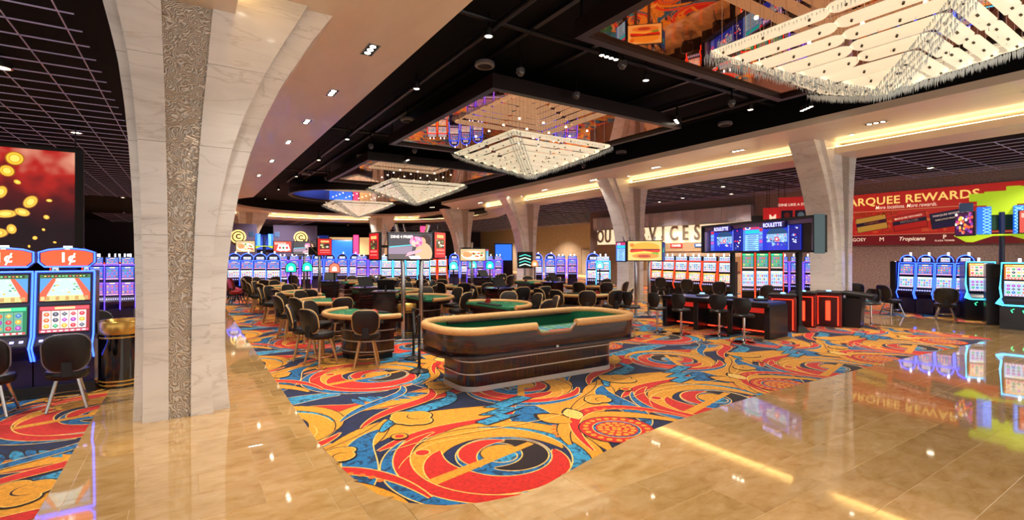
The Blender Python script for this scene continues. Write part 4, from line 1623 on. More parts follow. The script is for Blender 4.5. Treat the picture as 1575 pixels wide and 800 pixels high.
def make_pylon(x, y_, rz, label, h=2.6, two=True, gap=0.42, s=1.0):
    t = thing('curved_steel_screen_stand', (x, y_, 0), rz, label, 'screen stand', 'steel screen stands')
    MB().box(-gap, gap, -0.22, 0.3, 0.0, 0.05, 0.012).build('base_plate', M_STEEL, t)
    for sx in ((-1, 1) if two else (0,)):
        p = [(sx * gap / 2 + sx * 0.22 * max(0, (i / 12 - 0.55)) ** 2 * 4, 0.2 - 0.1 * math.sin(PI * i / 12), 0.05 + (h - 0.05) * i / 12) for i in range(13)]
        MB().tube(p, 0.052, 10).build('pole', M_STEEL, t, True)
        for q in (-1, 1):
            MB().tube([(sx * gap / 2, 0.15, h - 0.75), (sx * gap / 2 + q * 0.3, 0.17, h - 0.45), (sx * gap / 2 + q * 0.42, 0.2, h + 0.02)], [0.026, 0.034, 0.014], 8).build('curved_horn', M_STEEL, t, True)
    MB().box(-gap, gap, 0.15, 0.2, 2.0, 2.3).build('bracket', M_DARKMATTE, t)
    return t


X, Y = 4.42, 11.05
rz = face_cam(X, Y, R(4))
make_pylon(X, Y, rz, 'twin curved steel poles carrying the couple screen', 2.72)
make_tv('mounted_screen', (X - 0.10, Y - 0.13, 2.2), rz, 1.0, 0.60, 'couple', 'screen with a dining couple on twin steel poles')
make_tv('mounted_screen', (X + 0.78, Y + 0.15, 2.24), rz + R(58), 0.62, 0.62, 'poster', 'red poster screen right of the couple screen')
make_tv('mounted_screen', (X - 0.78, Y + 0.45, 2.2), rz - R(70), 0.62, 0.6, 'poster', 'edge-on dark screen left of the couple screen', seed=4)
X, Y = at_depth(725, 20.0)
rz = face_cam(X, Y, R(-2))
make_pylon(X, Y, rz, 'slim steel pole carrying the shrimp plate screen', 2.5, False)
make_tv('mounted_screen', (X, Y - 0.1, 2.0), rz, 1.0, 0.46, 'food', 'screen with a plate of shrimp above the middle tables')
make_tv('mounted_screen', (X + 0.62, Y, 2.0), rz + R(62), 0.6, 0.44, 'paytable', 'narrow blue screen beside the shrimp plate screen')
X, Y = at_depth(988, 16.2)
rz = face_cam(X, Y, R(4))
make_pylon(X, Y, rz, 'steel frame carrying the burger screen', 2.6)
make_tv('mounted_screen', (X - 0.06, Y - 0.14, 2.13), rz, 1.06, 0.62, 'burger', 'screen with a big burger before the marble column')
make_tv('mounted_screen', (X - 0.68, Y + 0.32, 2.1), rz - R(60), 0.55, 0.6, 'paytable', 'narrow blue screen left of the burger screen')
make_tv('mounted_screen', (X + 0.72, Y - 0.2, 2.1), rz + R(66), 0.55, 0.6, 'felt', 'edge-on screen right of the burger screen')


def make_podium(x, y_, rz, label):
    t = thing('pit_podium', (x, y_, 0), rz, label, 'podium', 'pit podiums')
    MB().box(-0.3, 0.3, -0.25, 0.25, 0.0, 1.02, 0.02).build('cabinet', M_WOODH, t)
    MB().prism_xz([(-0.34, 1.02), (0.34, 1.02), (0.34, 1.06), (-0.34, 1.06)], -0.3, 0.3).build('worktop', M_WOODH, t)
    MB().box(-0.22, 0.22, -0.02, 0.02, -0.16, 0.16, 0.01, Matrix.Translation((0, -0.02, 1.22)) @ Matrix.Rotation(R(-30), 4, 'X')).build('monitor', M_DARKMATTE, t)
    s = put('monitor_screen', img('felt', 0.38, 0.27, 3), t, (0, -0.045, 1.21), (R(-30), 0, 0))
    MB().cyl(0, 0.02, 1.06, 1.2, 0.03, n=10).build('monitor_stalk', M_DARKMATTE, t)
    return t


for x, y_, a, lb in ((4.3, 14.4, 10, 'dark wood pit podium with monitor in the left pit'), (4.3, 12.6, 150, 'dark wood pit podium behind the nearest card table'),
                     (4.3, 18.6, -20, 'dark wood pit podium far back in the left pit'), (7.4, 12.0, 15, 'dark wood pit podium in the aisle behind the craps table'),
                     (10.6, 13.6, 20, 'dark wood pit podium with lit monitor in the right pit'), (10.3, 18.0, 0, 'dark wood pit podium far back in the right pit')):
    make_podium(x, y_, R(a), lb)


def make_lamp_sign(x, y_, col, label):
    t = thing('table_limit_lamp', (x, y_, 0), face_cam(x, y_), label, 'sign lamp', 'glowing dome sign lamps')
    MB().lathe([(0.16, 0.0), (0.16, 0.02), (0.03, 0.05)], 16).build('base', M_DARKMATTE, t, True)
    MB().cyl(0, 0, 0.04, 1.42, 0.025, n=8).build('pole', M_DARKMATTE, t)
    p = rect(-0.17, 0.17, 1.42, 1.5)[:2] + [(0.17, 1.58)] + [(x_, 1.58 + z) for x_, z in arc(0, 0, 0.17, 0, PI, 10)] + [(-0.17, 1.58)]
    MB().prism_xz(p, -0.03, 0.03).build('dome_frame', M_DARKMATTE, t)
    MB().prism_xz([(x_ * 0.86, 1.6 + (z - 1.6) * 0.86) for x_, z in p], -0.036, 0.036).build('lit_dome', glow('dome_%d_%d_%d' % col, col, 2.2), t)
    MB().prism_xz([(x_ * 0.4, 1.56 + (z - 1.6) * 0.4) for x_, z in p], -0.04, 0.04).build('dome_mark', glow('dome_mark', (235, 250, 240), 1.5), t)
    return t


for px_, d, c, lb in ((447, 16.27, (20, 190, 140), 'green dome sign lamp leftmost'), (472, 17, (20, 190, 140), 'green dome sign lamp second from left'), (514, 15.7, (240, 90, 70), 'red dome sign lamp among left tables'),
                      (697, 19, (60, 215, 205), 'turquoise dome sign lamp below the blue column'), (727, 21, (60, 215, 205), 'turquoise dome sign lamp behind the shrimp screen pole'),
                      (753, 20, (20, 200, 170), 'turquoise dome sign lamp left of the third right column'), (822, 24, (240, 110, 60), 'small red dome sign lamp right of third column'),
                      (922, 20, (90, 190, 255), 'blue dome sign lamp beside the burger column')):
    make_lamp_sign(*at_depth(px_, d), c, lb)


# ================================================================== SLOT MACHINES
def game_screen(w, h, seed, style):
    m = MB()
    rn = random.Random(seed)
    L = [0]

    def P(pts, c):
        L[0] += 1
        m.poly2(pts, L[0], c)

    def el(cx, cz, rx, rz, c, n=10):
        P([(cx + rx * math.cos(2 * PI * i / n), cz + rz * math.sin(2 * PI * i / n)) for i in range(n)], c)
    if style == 'lane':
        P(rect(-w / 2, w / 2, -h / 2, h / 2), (236, 214, 130))
        P([(-w / 2, h / 2), (-0.2 * w, h / 2), (-w / 2, -0.2 * h)], (80, 150, 220))
        P([(w / 2, h / 2), (0.2 * w, h / 2), (w / 2, -0.2 * h)], (80, 150, 220))
        P([(-0.2 * w, h / 2), (-0.14 * w, h / 2), (-0.40 * w, -h / 2), (-w / 2, -h / 2), (-w / 2, -0.2 * h)], (216, 90, 60))
        P([(0.2 * w, h / 2), (0.14 * w, h / 2), (0.40 * w, -h / 2), (w / 2, -h / 2), (w / 2, -0.2 * h)], (216, 90, 60))
        P([(-0.13 * w, h / 2), (0.13 * w, h / 2), (0.37 * w, -0.3 * h), (-0.37 * w, -0.3 * h)], (190, 220, 222))
        for i in range(16):
            z = rn.uniform(-0.25, 0.42) * h
            k = 0.14 + 0.23 * (0.42 - z / h) / 0.7
            el(rn.uniform(-k, k) * w, z, 0.03 * w, 0.03 * h, rn.choice([(60, 150, 110), (60, 110, 190), (240, 240, 230), (230, 180, 60), (120, 190, 90)]))
        for i in range(10):
            P(rect(-0.48 * w + 0.096 * i * w, -0.40 * w + 0.096 * i * w, -0.48 * h, -0.33 * h), (190, 150, 90) if i % 2 else (226, 196, 130))
        P(rect(-w / 2, w / 2, 0.36 * h, h / 2), (60, 110, 60))
        P(rect(-0.44 * w, -0.02 * w, 0.40 * h, 0.48 * h), (20, 20, 20))
        P(rect(0.02 * w, 0.44 * w, 0.40 * h, 0.48 * h), (20, 20, 20))
        for i in range(12):
            P(rect(-0.42 * w + 0.07 * i * w, -0.375 * w + 0.07 * i * w, 0.42 * h, 0.46 * h), rn.choice([(250, 220, 90), (240, 120, 80), (140, 230, 140)]))
    else:
        bg = {'reels': (150, 30, 40), 'green': (20, 120, 80), 'blue': (40, 70, 190), 'violet': (90, 50, 180), 'white': (150, 190, 240), 'amber': (200, 110, 40)}[style]
        P(rect(-w / 2, w / 2, -h / 2, h / 2), bg)
        P(rect(-0.48 * w, 0.48 * w, 0.36 * h, 0.48 * h), tuple(min(255, int(v * 1.5) + 30) for v in bg))
        P(rect(-0.2 * w, 0.2 * w, 0.38 * h, 0.46 * h), (250, 230, 150))
        nc, nr = (5, 3) if w > 0.3 else (3, 3)
        for i in range(nc):
            x0 = -0.44 * w + i * 0.88 * w / nc
            P(rect(x0, x0 + 0.82 * w / nc, -0.36 * h, 0.32 * h), (238, 226, 214) if style in ('reels', 'amber') else tuple(min(255, int(v * 0.6) + 90) for v in bg))
            for j in range(nr):
                zc = -0.25 * h + j * 0.22 * h
                xc = x0 + 0.41 * w / nc
                c = rn.choice([(200, 30, 50), (230, 160, 40), (40, 90, 190), (30, 140, 80), (150, 50, 160), (230, 90, 40), (60, 60, 80)])
                el(xc, zc, 0.32 * w / nc, 0.085 * h, c, rn.choice([4, 6, 9]))
                el(xc, zc + 0.01 * h, 0.14 * w / nc, 0.04 * h, tuple(min(255, v + 90) for v in c), 6)
        P(rect(-0.48 * w, 0.48 * w, -0.48 * h, -0.40 * h), (230, 90, 120) if style != 'green' else (220, 70, 90))
        for i in range(8):
            P(rect(-0.45 * w + 0.115 * i * w, -0.38 * w + 0.115 * i * w, -0.465 * h, -0.415 * h), (250, 250, 250))
    return m.mesh('game_picture', M_SCREEN, colours=True)


LEAN = math.atan2(0.10, 0.86)


def hexplate(w, h, c):
    return [(-w / 2, -h / 2 + c * 0.6), (-w / 2 + c * 0.6, -h / 2), (w / 2 - c * 0.6, -h / 2), (w / 2, -h / 2 + c * 0.6), (w / 2, h / 2 - c * 0.35), (w / 2 - c, h / 2), (0, h / 2 + 0.02), (-w / 2 + c, h / 2), (-w / 2, h / 2 - c * 0.35)]


def make_slot(name, w, led, body, styles, topper, seeds=(1, 2), top=1.72):
    t = thing(name, (0, 0, 0), 0, None, 'slot machine')
    side = [(0.30, 0.0), (-0.20, 0.0), (-0.20, 0.52), (-0.34, 0.66), (-0.36, 0.72), (-0.22, 0.84), (-0.12, top), (0.30, top)]
    MB().loft([[(-w / 2, y_, z) for y_, z in side], [(w / 2, y_, z) for y_, z in side]]).build('cabinet', body, t)
    fy = lambda z: -0.22 + (z - 0.84) * 0.10 / (top - 0.84) - 0.003
    sh = (top - 0.84 - 0.10) / 2
    zl, zu = 0.86 + sh / 2 + 0.01, 0.86 + sh * 1.5 + 0.05
    ln = math.atan2(0.10, top - 0.84)
    for z, st, sd, nm in ((zl, styles[0], seeds[0], 'reel_screen'), (zu, styles[1], seeds[1], 'bonus_screen')):
        MB().box(-w * 0.45, w * 0.45, -0.006, 0.004, -sh / 2, sh / 2, 0.003, Matrix.Translation((0, fy(z), z)) @ Matrix.Rotation(-ln, 4, 'X')).build('screen_bezel', M_DARKMATTE, t)
        put(nm, game_screen(w * 0.84, sh * 0.92, sd, st), t, (0, fy(z) - 0.008, z), (-ln, 0, 0))
    # button deck
    dk = MB().add([(-w * 0.44, -0.352, 0.738), (w * 0.44, -0.352, 0.738), (w * 0.44, -0.235, 0.842), (-w * 0.44, -0.235, 0.842)], [(0, 1, 2, 3)])
    dk.build('button_deck', plain('grey_button_deck', (66, 64, 74), 0.3, 0.4), t)
    bt = MB()
    for i in range(6):
        x = -w * 0.36 + i * w * 0.72 / 5
        bt.box(x - 0.022, x + 0.022, -0.02, 0.02, 0.0, 0.012, 0.003, Matrix.Translation((0, -0.30, 0.787)) @ Matrix.Rotation(R(41), 4, 'X'))
    tag(bt.build('buttons', glow('button_glow', (170, 170, 255), 1.6), t), kind='stuff')
    for sx in (-1, 1):
        x = sx * (w / 2 - 0.006)
        MB().tube([(x, -0.215, 0.50), (x, -0.37, 0.70), (x, -0.232, 0.85), (x, -0.132, top - 0.01)], 0.0125, 6).build('led_strip', led, t, True)
    MB().tube([(-w / 2, -0.132, top), (w / 2, -0.132, top)], 0.0125, 6).build('led_strip', led, t, True)
    if topper == 'sign':
        p = hexplate(w * 0.88, 0.22, 0.1)
        MB().prism_xz([(x * 1.14, z * 1.22 + top + 0.19) for x, z in p], -0.03, 0.05).build('topper_shell', M_NAVY, t)
        MB().tube([(x * 1.08, -0.04, z * 1.14 + top + 0.19) for x, z in p], 0.012, 6, closed=True).build('topper_led', led, t)
        MB().prism_xz([(x, z + top + 0.19) for x, z in p], -0.036, -0.02).build('topper_sign', glow('orange_sign', (236, 84, 44), 0.95), t)
        text('1\u00a2', 0.2, glow('sign_white', (255, 236, 224), 1.4), t, 0, -0.038, top + 0.195, 0.004)
        MB().box(-0.1, 0.1, 0.0, 0.06, top, top + 0.08).build('topper_neck', M_DARKMATTE, t)
        MB().cyl(0, 0.01, top + 0.32, top + 0.37, 0.05, n=10).build('candle_light', M_WHITE_LED, t)
    elif topper == 'round':
        p = rect(-w * 0.45, w * 0.45, top, top + 0.02)[:2] + [(x, top + 0.05 + z) for x, z in arc(0, 0, w * 0.45, 0, PI, 12)]
        MB().prism_xz(p, -0.08, 0.16).build('topper_arch', body, t)
        MB().tube([(x, -0.085, z) for x, z in p[2:]], 0.014, 6).build('topper_led', led, t, True)
        put('topper_sign', game_screen(w * 0.5, 0.13, seeds[0] + 9, 'white'), t, (0, -0.082, top + 0.11))
        MB().cyl(0.06, 0, top + w * 0.45 + 0.03, top + w * 0.45 + 0.14, 0.03, n=8).build('candle_light', M_WHITE_LED, t)
    elif topper == 'box':
        MB().box(-w * 0.46, w * 0.46, -0.12, 0.12, top, top + 0.22, 0.02).build('topper_box', body, t)
        put('topper_sign', game_screen(w * 0.84, 0.17, seeds[1] + 5, styles[1]), t, (0, -0.122, top + 0.11))
        for x in (-0.12, 0.12):
            MB().cyl(x, 0, top + 0.22, top + 0.31, 0.028, n=8).build('candle_light', M_WHITE_LED, t)
    return t


slot_a, ua = make_slot('video_slot_machine', 0.655, M_BLUE_LED, M_NAVY, ('reels', 'lane'), 'sign', (21, 4), 1.76), [False]
slot_b, ub = make_slot('video_slot_machine', 0.66, M_BLUE_LED, M_NAVY, ('white', 'blue'), 'round', (31, 14)), [False]
slot_c, uc_ = make_slot('video_slot_machine', 0.60, M_RED_LED, M_DARK, ('amber', 'white'), 'box', (41, 24)), [False]
slot_d, ud = make_slot('video_slot_machine', 0.62, M_VIOLET_LED, M_NAVY, ('violet', 'blue'), 'box', (51, 34)), [False]
slot_e, ue = make_slot('video_slot_machine', 0.62, M_CYAN_LED, M_DARK, ('white', 'white'), 'box', (61, 44)), [False]
slot_f, uf = make_slot('tall_video_slot_machine', 0.58, M_RED_LED, M_DARK, ('white', 'green'), 'box', (71, 54), 2.1), [False]
slot_g, ug = make_slot('slim_video_slot_machine', 0.48, M_BLUE_LED, M_NAVY, ('white', 'blue'), 'round', (81, 64)), [False]

# left foreground pair with blue edge lights
for k in range(2):
    o = place(slot_a, ua, (-1.50 - 0.675 * k, 9.72, 0), 0, ['blue edged penny slot machine beside the brass rimmed trash can', 'blue edged penny slot machine at the left picture edge',
                                                       'blue edged penny slot machine cut off outside left'][k], 'penny slot machines at left')
    if k == 1:
        for c_ in o.children:
            if c_.name.startswith('reel_screen'):
                c_.data = game_screen(0.655 * 0.84, 0.39, 77, 'green')
plinth = MB().box(-3.4, -1.15, 9.42, 9.51, 0.0, 0.14).box(-3.4, -1.18, 9.38, 9.42, 0.0, 0.03).build('slot_bank_plinth', M_DARKMATTE)
tag(plinth, 'black kick board along the foot of the penny slots', 'plinth')
for x, y_, a, lb in ((-1.33, 8.62, 6, 'grey piped slot chair before the right penny slot machine'), (-2.06, 8.72, -4, 'grey piped slot chair cut by the left picture edge')):
    place(schair, schair_used, (x, y_, 0), R(a), lb, 'slot chairs', (0.95, 0.95, 1.0))
place(schair, schair_used, (-1.3, 11.2, 0), R(200), 'black slot chair rising behind the brass rimmed trash can', 'slot chairs')
place(schair, schair_used, (-0.75, 12.6, 0), R(170), 'black slot chair farther behind the trash can', 'slot chairs')


def row(proto, used, n, px0, d0, px1, d1, where, group, off=0.0, chairs=True, yaw=None, ch_every=1):
    """a bank of machines between two measured places, turned to the hall"""
    x0, y0 = at_depth(px0, d0)
    x1, y1 = at_depth(px1, d1)
    for k in range(n):
        f = k / max(1, n - 1)
        x, y_ = x0 + (x1 - x0) * f, y0 + (y1 - y0) * f
        rz = yaw if yaw is not None else face_cam(x, y_, off)
        sp_ = math.hypot(x1 - x0, y1 - y0) / max(1, n - 1) if n > 1 else 9
        place(proto, used, (x, y_, 0), rz, '%s from left, %s' % (NTH1[k], where), group, (min(1.0, sp_ / 0.68), 1, 1))
        if chairs and (k + 1) % ch_every == 0:
            cx, cy = x + 0.95 * math.sin(rz), y_ - 0.95 * math.cos(rz)
            place(schair, schair_used, (cx, cy, 0), rz + R(rnd.uniform(-40, 40)), 'black slot chair at the %s, %s' % (NTH1[k], where), 'slot chairs')


NTH1 = ['first slot machine', 'second slot machine', 'third slot machine', 'fourth slot machine', 'fifth slot machine', 'sixth slot machine', 'seventh slot machine']
row(slot_d, ud, 3, 148, 13.6, 196, 13.8, 'behind the trash can at left', 'slots behind the trash can', chairs=False)
row(slot_c, uc_, 3, 95, 17.0, 190, 17.5, 'below the coin poster', 'slots below the coin poster', chairs=False)
row(slot_b, ub, 4, 360, 24.5, 420, 24.0, 'at far left under the red sign arms', 'far left bank', ch_every=2)
row(slot_d, ud, 3, 434, 25.5, 470, 26.0, 'right of the far left bank', 'far left second bank', ch_every=2)
row(slot_b, ub, 4, 488, 30.0, 545, 30.0, 'at the middle far end', 'middle far bank', chairs=False)
row(slot_d, ud, 2, 556, 27.5, 575, 27.5, 'left of the couple screen', 'bank left of the couple screen', chairs=False)
row(slot_e, ue, 4, 594, 26.5, 652, 26.5, 'directly below the couple screen', 'bank below the couple screen', ch_every=2)
row(slot_c, uc_, 2, 664, 31.0, 680, 31.0, 'below the red poster screen', 'bank below the red poster', chairs=False)
row(slot_b, ub, 3, 698, 33.0, 734, 32.0, 'behind the shrimp plate screen', 'bank behind the shrimp screen', chairs=False)
row(slot_d, ud, 4, 724, 27.0, 766, 27.0, 'left of the third right column', 'bank left of the third column', ch_every=2)
row(slot_b, ub, 2, 826, 31.0, 846, 31.0, 'right of the third right column', 'bank right of the third column', chairs=False)
row(slot_d, ud, 2, 862, 32.0, 880, 32.0, 'before the plain beige wall', 'bank before the beige wall', chairs=False)
row(slot_e, ue, 1, 927, 22.0, 927, 22.0, 'left of the burger column', 'bank beside the burger column')
row(slot_b, ub, 1, 912, 24.0, 912, 24.0, 'beside the service drum', 'bank beside the service drum', chairs=False)
row(slot_c, uc_, 6, 1012, 24.0, 1118, 19.6, 'below the service letters', 'red bank below the service letters', ch_every=2, yaw=R(-75))
row(slot_f, uf, 3, 1150, 17.6, 1194, 17.6, 'behind the roulette posts', 'tall red bank', ch_every=2)
row(slot_d, ud, 3, 1203, 19.5, 1246, 19.0, 'between the roulette posts and the column', 'bank left of the near right column', chairs=False)
row(slot_d, ud, 3, 1326, 22.5, 1366, 23.2, 'far right beside the column', 'bank right of the near right column', chairs=False, off=R(-40))
# right bank facing the hall
for k in range(4):
    y_ = 6.85 - 0.51 * k
    place(slot_g, ug, (21.0, y_, 0), R(-90), 'slim white lit slot machine %s from the left below the red sign' % ['first', 'second', 'third', 'fourth'][k], 'slim slots below the red sign')
for k, (x, y_, a, lb) in enumerate(((19.75, 6.9, -120, 'grey framed slot chair before the first slim slot'), (19.55, 5.45, -70, 'grey framed slot chair before the slim slots, turned away'),
                                    (19.2, 8.75, -130, 'dark slot chair right of the near right column'), (20.1, 8.2, -60, 'dark slot chair second right of the near right column'),
                                    (21.0, 8.5, -110, 'dark slot chair third right of the near right column'))):
    place(schair, schair_used, (x, y_, 0), R(a), lb, 'slot chairs', (1.15, 1.15, 1.0))
end = MB().box(20.7, 21.6, 7.12, 7.3, 0.0, 1.78, 0.02).build('slot_bank_end_panel', M_DARK)
tag(end, 'dark end panel at the left of the slim slots', 'panel')


# neon-edged right corner bank
def neon_slot(x, y_, rz, label):
    t = thing('neon_edged_slot_machine', (x, y_, 0), rz, label, 'slot machine', 'neon edged slots at the right edge')
    w = 0.74
    MB().loft([[(sx * w / 2, y2, z) for y2, z in [(0.35, 0), (-0.22, 0), (-0.22, 0.6), (-0.36, 0.7), (-0.24, 0.82), (-0.14, 1.8), (0.35, 1.8)]] for sx in (-1, 1)]).build('cabinet', M_DARK, t)
    p = [(-0.33, 1.78), (0.33, 1.78), (0.36, 1.1), (0.33, 0.86), (0.42, 0.70), (0.30, 0.66), (-0.30, 0.66), (-0.42, 0.70), (-0.33, 0.86), (-0.36, 1.1)]
    MB().tube([(a, -0.25 + 0.10 * (z - 0.84) / 0.94 - (0.14 if z < 0.75 else 0), z) for a, z in p], 0.02, 8, closed=True).build('neon_outline', M_CYAN_LED, t, True)
    put('bonus_screen', game_screen(0.56, 0.4, 91, 'amber'), t, (0, -0.205, 1.54), (-R(6), 0, 0))
    put('reel_screen', game_screen(0.56, 0.4, 92, 'white'), t, (0, -0.25, 1.1), (-R(6), 0, 0))
    for sx in (-1, 1):
        MB().prism_xz([(sx * 0.33, 0.84), (sx * 0.41, 0.71), (sx * 0.27, 0.69)], -0.40, -0.36).build('lit_corner', glow('corner_blue', (70, 150, 255), 2.0), t)
    for x_ in (-0.12, 0.1):
        MB().tube([(x_ + 0.03, -0.235, 0.56), (x_ - 0.03, -0.235, 0.52), (x_, -0.235, 0.46)], 0.014, 6).build('lit_hook', glow('green_hook', (60, 230, 150), 2.0), t)
    MB().cyl(0, 0, 1.8, 1.9, 0.03, n=8).build('candle_light', M_WHITE_LED, t)
    return t


X, Y = at_depth(1505, 15.2)
neon_slot(X, Y, R(-62), 'cyan neon edged slot machine right of the slim slots')
X, Y = at_depth(1568, 13.2)
neon_slot(X, Y, R(-82), 'cyan neon edged slot machine at the right picture edge')
X, Y = at_depth(1536, 14.1)
t = thing('dark_slot_back_cabinet', (X, Y, 0), R(-70), 'tall dark cabinet between the two neon edged slot machines', 'cabinet')
MB().box(-0.28, 0.28, -0.1, 0.35, 0.0, 1.75, 0.02).build('cabinet', M_DARK, t)
MB().box(-0.16, 0.16, -0.115, -0.1, 1.35, 1.65, 0.006).build('vent_panel', M_DARKMATTE, t)

# red chairs far left
for k, (px_, d, a) in enumerate(((362, 21.5, -100), (372, 20.6, -90), (366, 19.5, -110))):
    X, Y = at_depth(px_ - 4, d + 0.6)
    place(rchair, rchair_used, (X, Y, 0), R(a), 'red backed chair %s of three right of the big column' % ['farthest', 'middle', 'nearest'][k], 'red backed chairs')


# ================================================================== ROULETTE AREA
def bar_stool():
    t = thing('black_bucket_bar_stool', (0, 0, 0), 0, None, 'bar stool')
    MB().lathe([(0.24, 0.0), (0.24, 0.012), (0.06, 0.035), (0.028, 0.07)], 20).build('base', M_CHROME, t, True)
    MB().cyl(0, 0, 0.06, 0.58, 0.028, n=12).build('column', M_CHROME, t, True)
    MB().tube([(0.0, 0.02, 0.22), (0.13, 0.12, 0.22), (0.0, 0.2, 0.22), (-0.13, 0.12, 0.22)], 0.01, 6, closed=True).build('foot_ring', M_CHROME, t, True)
    MB().lathe([(0.1, 0.57), (0.22, 0.585), (0.235, 0.62), (0.21, 0.65), (0.0, 0.655)], 20).build('seat', M_VINYL, t, True)
    rings = []
    for z, r, s in ((0.66, 0.20, 0.75), (0.78, 0.24, 1.0), (0.92, 0.25, 1.05), (1.02, 0.23, 0.8)):
        rings.append([(r * math.sin(a), -r * math.cos(a) * 0.95 + 0.0, z) for a in [s * (-1 + 2 * i / 10) for i in range(11)]] +
                     [((r - 0.05) * math.sin(a), -(r - 0.05) * math.cos(a) * 0.95, z) for a in [s * (1 - 2 * i / 10) for i in range(11)]])
    MB().loft(rings).build('backrest', M_VINYL, t, True)
    return t


bst, bu = bar_stool(), [False]
for k, (x, y_, a) in enumerate(((10.62, 6.55, -80), (10.95, 7.4, -75), (10.4, 8.1, -88), (10.15, 8.65, -95))):
    place(bst, bu, (x, y_, 0), R(a), 'black bucket bar stool, %s from the right at the blue roulette table' % ['first', 'second', 'third', 'fourth'][k], 'bucket stools at the roulette table')
for k, (x, y_, a) in enumerate(((9.9, 9.3, -100), (16.3, 6.2, 80))):
    place(bst, bu, (x, y_, 0), R(a), ['black bucket bar stool at the far left end of the roulette table', 'black bucket bar stool right of the red pods'][k], 'bucket stools at the roulette table')

t = thing('roulette_terminal_table', (11.75, 7.9, 0), R(4), 'long blue topped roulette table with black legs and red lights', 'roulette table')
MB().box(-0.48, 0.48, -1.45, 1.45, 0.78, 0.86, 0.02).build('tabletop', plain('blue_table_felt', (34, 52, 130), 0.5), t)
MB().box(-0.52, -0.44, -1.48, 1.48, 0.75, 0.87, 0.02).build('front_edge', M_DARK, t)
MB().box(0.0, 0.4, -1.3, 1.3, 0.05, 0.78).build('cabinet', M_DARK, t)
for y_ in (-1.42, -0.5, 0.45, 1.42):
    MB().box(-0.46, 0.46, y_ - 0.07, y_ + 0.07, 0.0, 0.80, 0.01).build('leg_panel', M_DARK, t)
for y_ in (-0.95, 0.0, 0.95):
    MB().box(-0.02, 0.0, y_ - 0.36, y_ + 0.36, 0.56, 0.68).build('red_light_panel', glow('dim_red_panel', (190, 40, 30), 0.8), t)
    MB().box(-0.03, -0.015, y_ - 0.36, y_ + 0.36, 0.10, 0.125).build('red_light_strip', M_RED_LED, t)
for y_ in (-1.0, -0.2, 0.6):
    MB().lathe([(0.16, 0.86), (0.17, 0.90), (0.1, 0.93), (0.0, 0.93)], 18, x=0.1, y=y_).build('button_pod', M_DARKMATTE, t, True)
    MB().lathe([(0.07, 0.93), (0.06, 0.96), (0.0, 0.965)], 14, x=0.1, y=y_).build('lit_dome', glow('ice_blue_dome', (120, 190, 255), 2.4), t, True)
for k, (y_, a) in enumerate(((-0.6, 20), (0.2, -30), (1.05, 10))):
    MB().box(-0.16, 0.16, -0.11, 0.11, 0, 0.012, 0, Matrix.Translation((-0.2, y_, 0.861)) @ Matrix.Rotation(R(a), 4, 'Z')).build('betting_slip', plain('slip_paper', (180, 176, 170), 0.6), t)


def make_pod(px_, d, label, off=0.0):
    X, Y = at_depth(px_, d)
    t = thing('red_lit_betting_pod', (X, Y, 0), face_cam(X, Y, off), label, 'betting terminal', 'red lit betting pods')
    p = rect(-0.33, 0.33, 0.0, 0.92)
    MB().prism_xz(p, 0.0, 0.5).build('body', plain('dark_red_panel', (70, 18, 18), 0.3), t)
    for x in (-0.31, 0.31):
        MB().box(x - 0.035, x + 0.035, -0.035, 0.02, 0.0, 0.90, 0.008).build('side_post', plain('red_lacquer', (150, 26, 20), 0.25, coat=0.6), t)
    MB().tube([(-0.255, -0.02, 0.05), (-0.255, -0.02, 0.84), (0.255, -0.02, 0.84), (0.255, -0.02, 0.05)], 0.013, 6).build('red_outline', M_RED_LED, t)
    MB().box(-0.06, 0.06, -0.02, 0.0, 0.18, 0.72, 0.008).build('red_light_bar', M_RED_LED, t)
    MB().box(-0.36, 0.36, -0.1, 0.55, 0.92, 0.98, 0.02).build('console_top', M_DARKMATTE, t)
    MB().lathe([(0.07, 0.98), (0.06, 1.01), (0.0, 1.015)], 14, y=0.12).build('lit_dome', glow('ice_blue_dome', (120, 190, 255), 2.4), t, True)
    t.scale = (0.93, 0.93, 1)
    return t


make_pod(1203, 12.9, 'red lit betting pod beside the roulette table end', R(-6))
make_pod(1234, 13.7, 'red lit betting pod behind the right screen post', R(-8))
make_pod(1273, 13.75, 'red lit betting pod nearest the marble column', R(-8))
X, Y = at_depth(1309, 13.6)
t = thing('black_terminal_end_cabinet', (X, Y, 0), face_cam(X, Y, R(-10)), 'black end cabinet with sloping armrest beside the red pods', 'cabinet')
MB().loft([[(x, y_, 0.0) for x, y_ in rect(-0.2, 0.2, 0.0, 0.5)], [(x * 1.25, y_, 0.8) for x, y_ in rect(-0.2, 0.2, 0.0, 0.5)]]).build('body', M_DARK, t)
MB().box(-0.34, 0.42, -0.08, 0.55, 0.86, 0.96, 0.02, Matrix.Rotation(R(6), 4, 'Y')).build('armrest_top', M_DARKMATTE, t)
MB().box(-0.15, 0.15, 0.1, 0.4, 0.8, 0.88).build('riser', M_DARKMATTE, t)

# the roulette display board
bA, bB = Vector((12.95, 6.0, 0)), Vector((14.75, 10.5, 0))
mid = (bA + bB) / 2
Lb = (bB - bA).length
ry = math.atan2(bB.y - bA.y, bB.x - bA.x)          # along the board
t = thing('roulette_display_board', (mid.x, mid.y, 0), ry + PI, 'wide roulette display board on two black posts', 'display board')
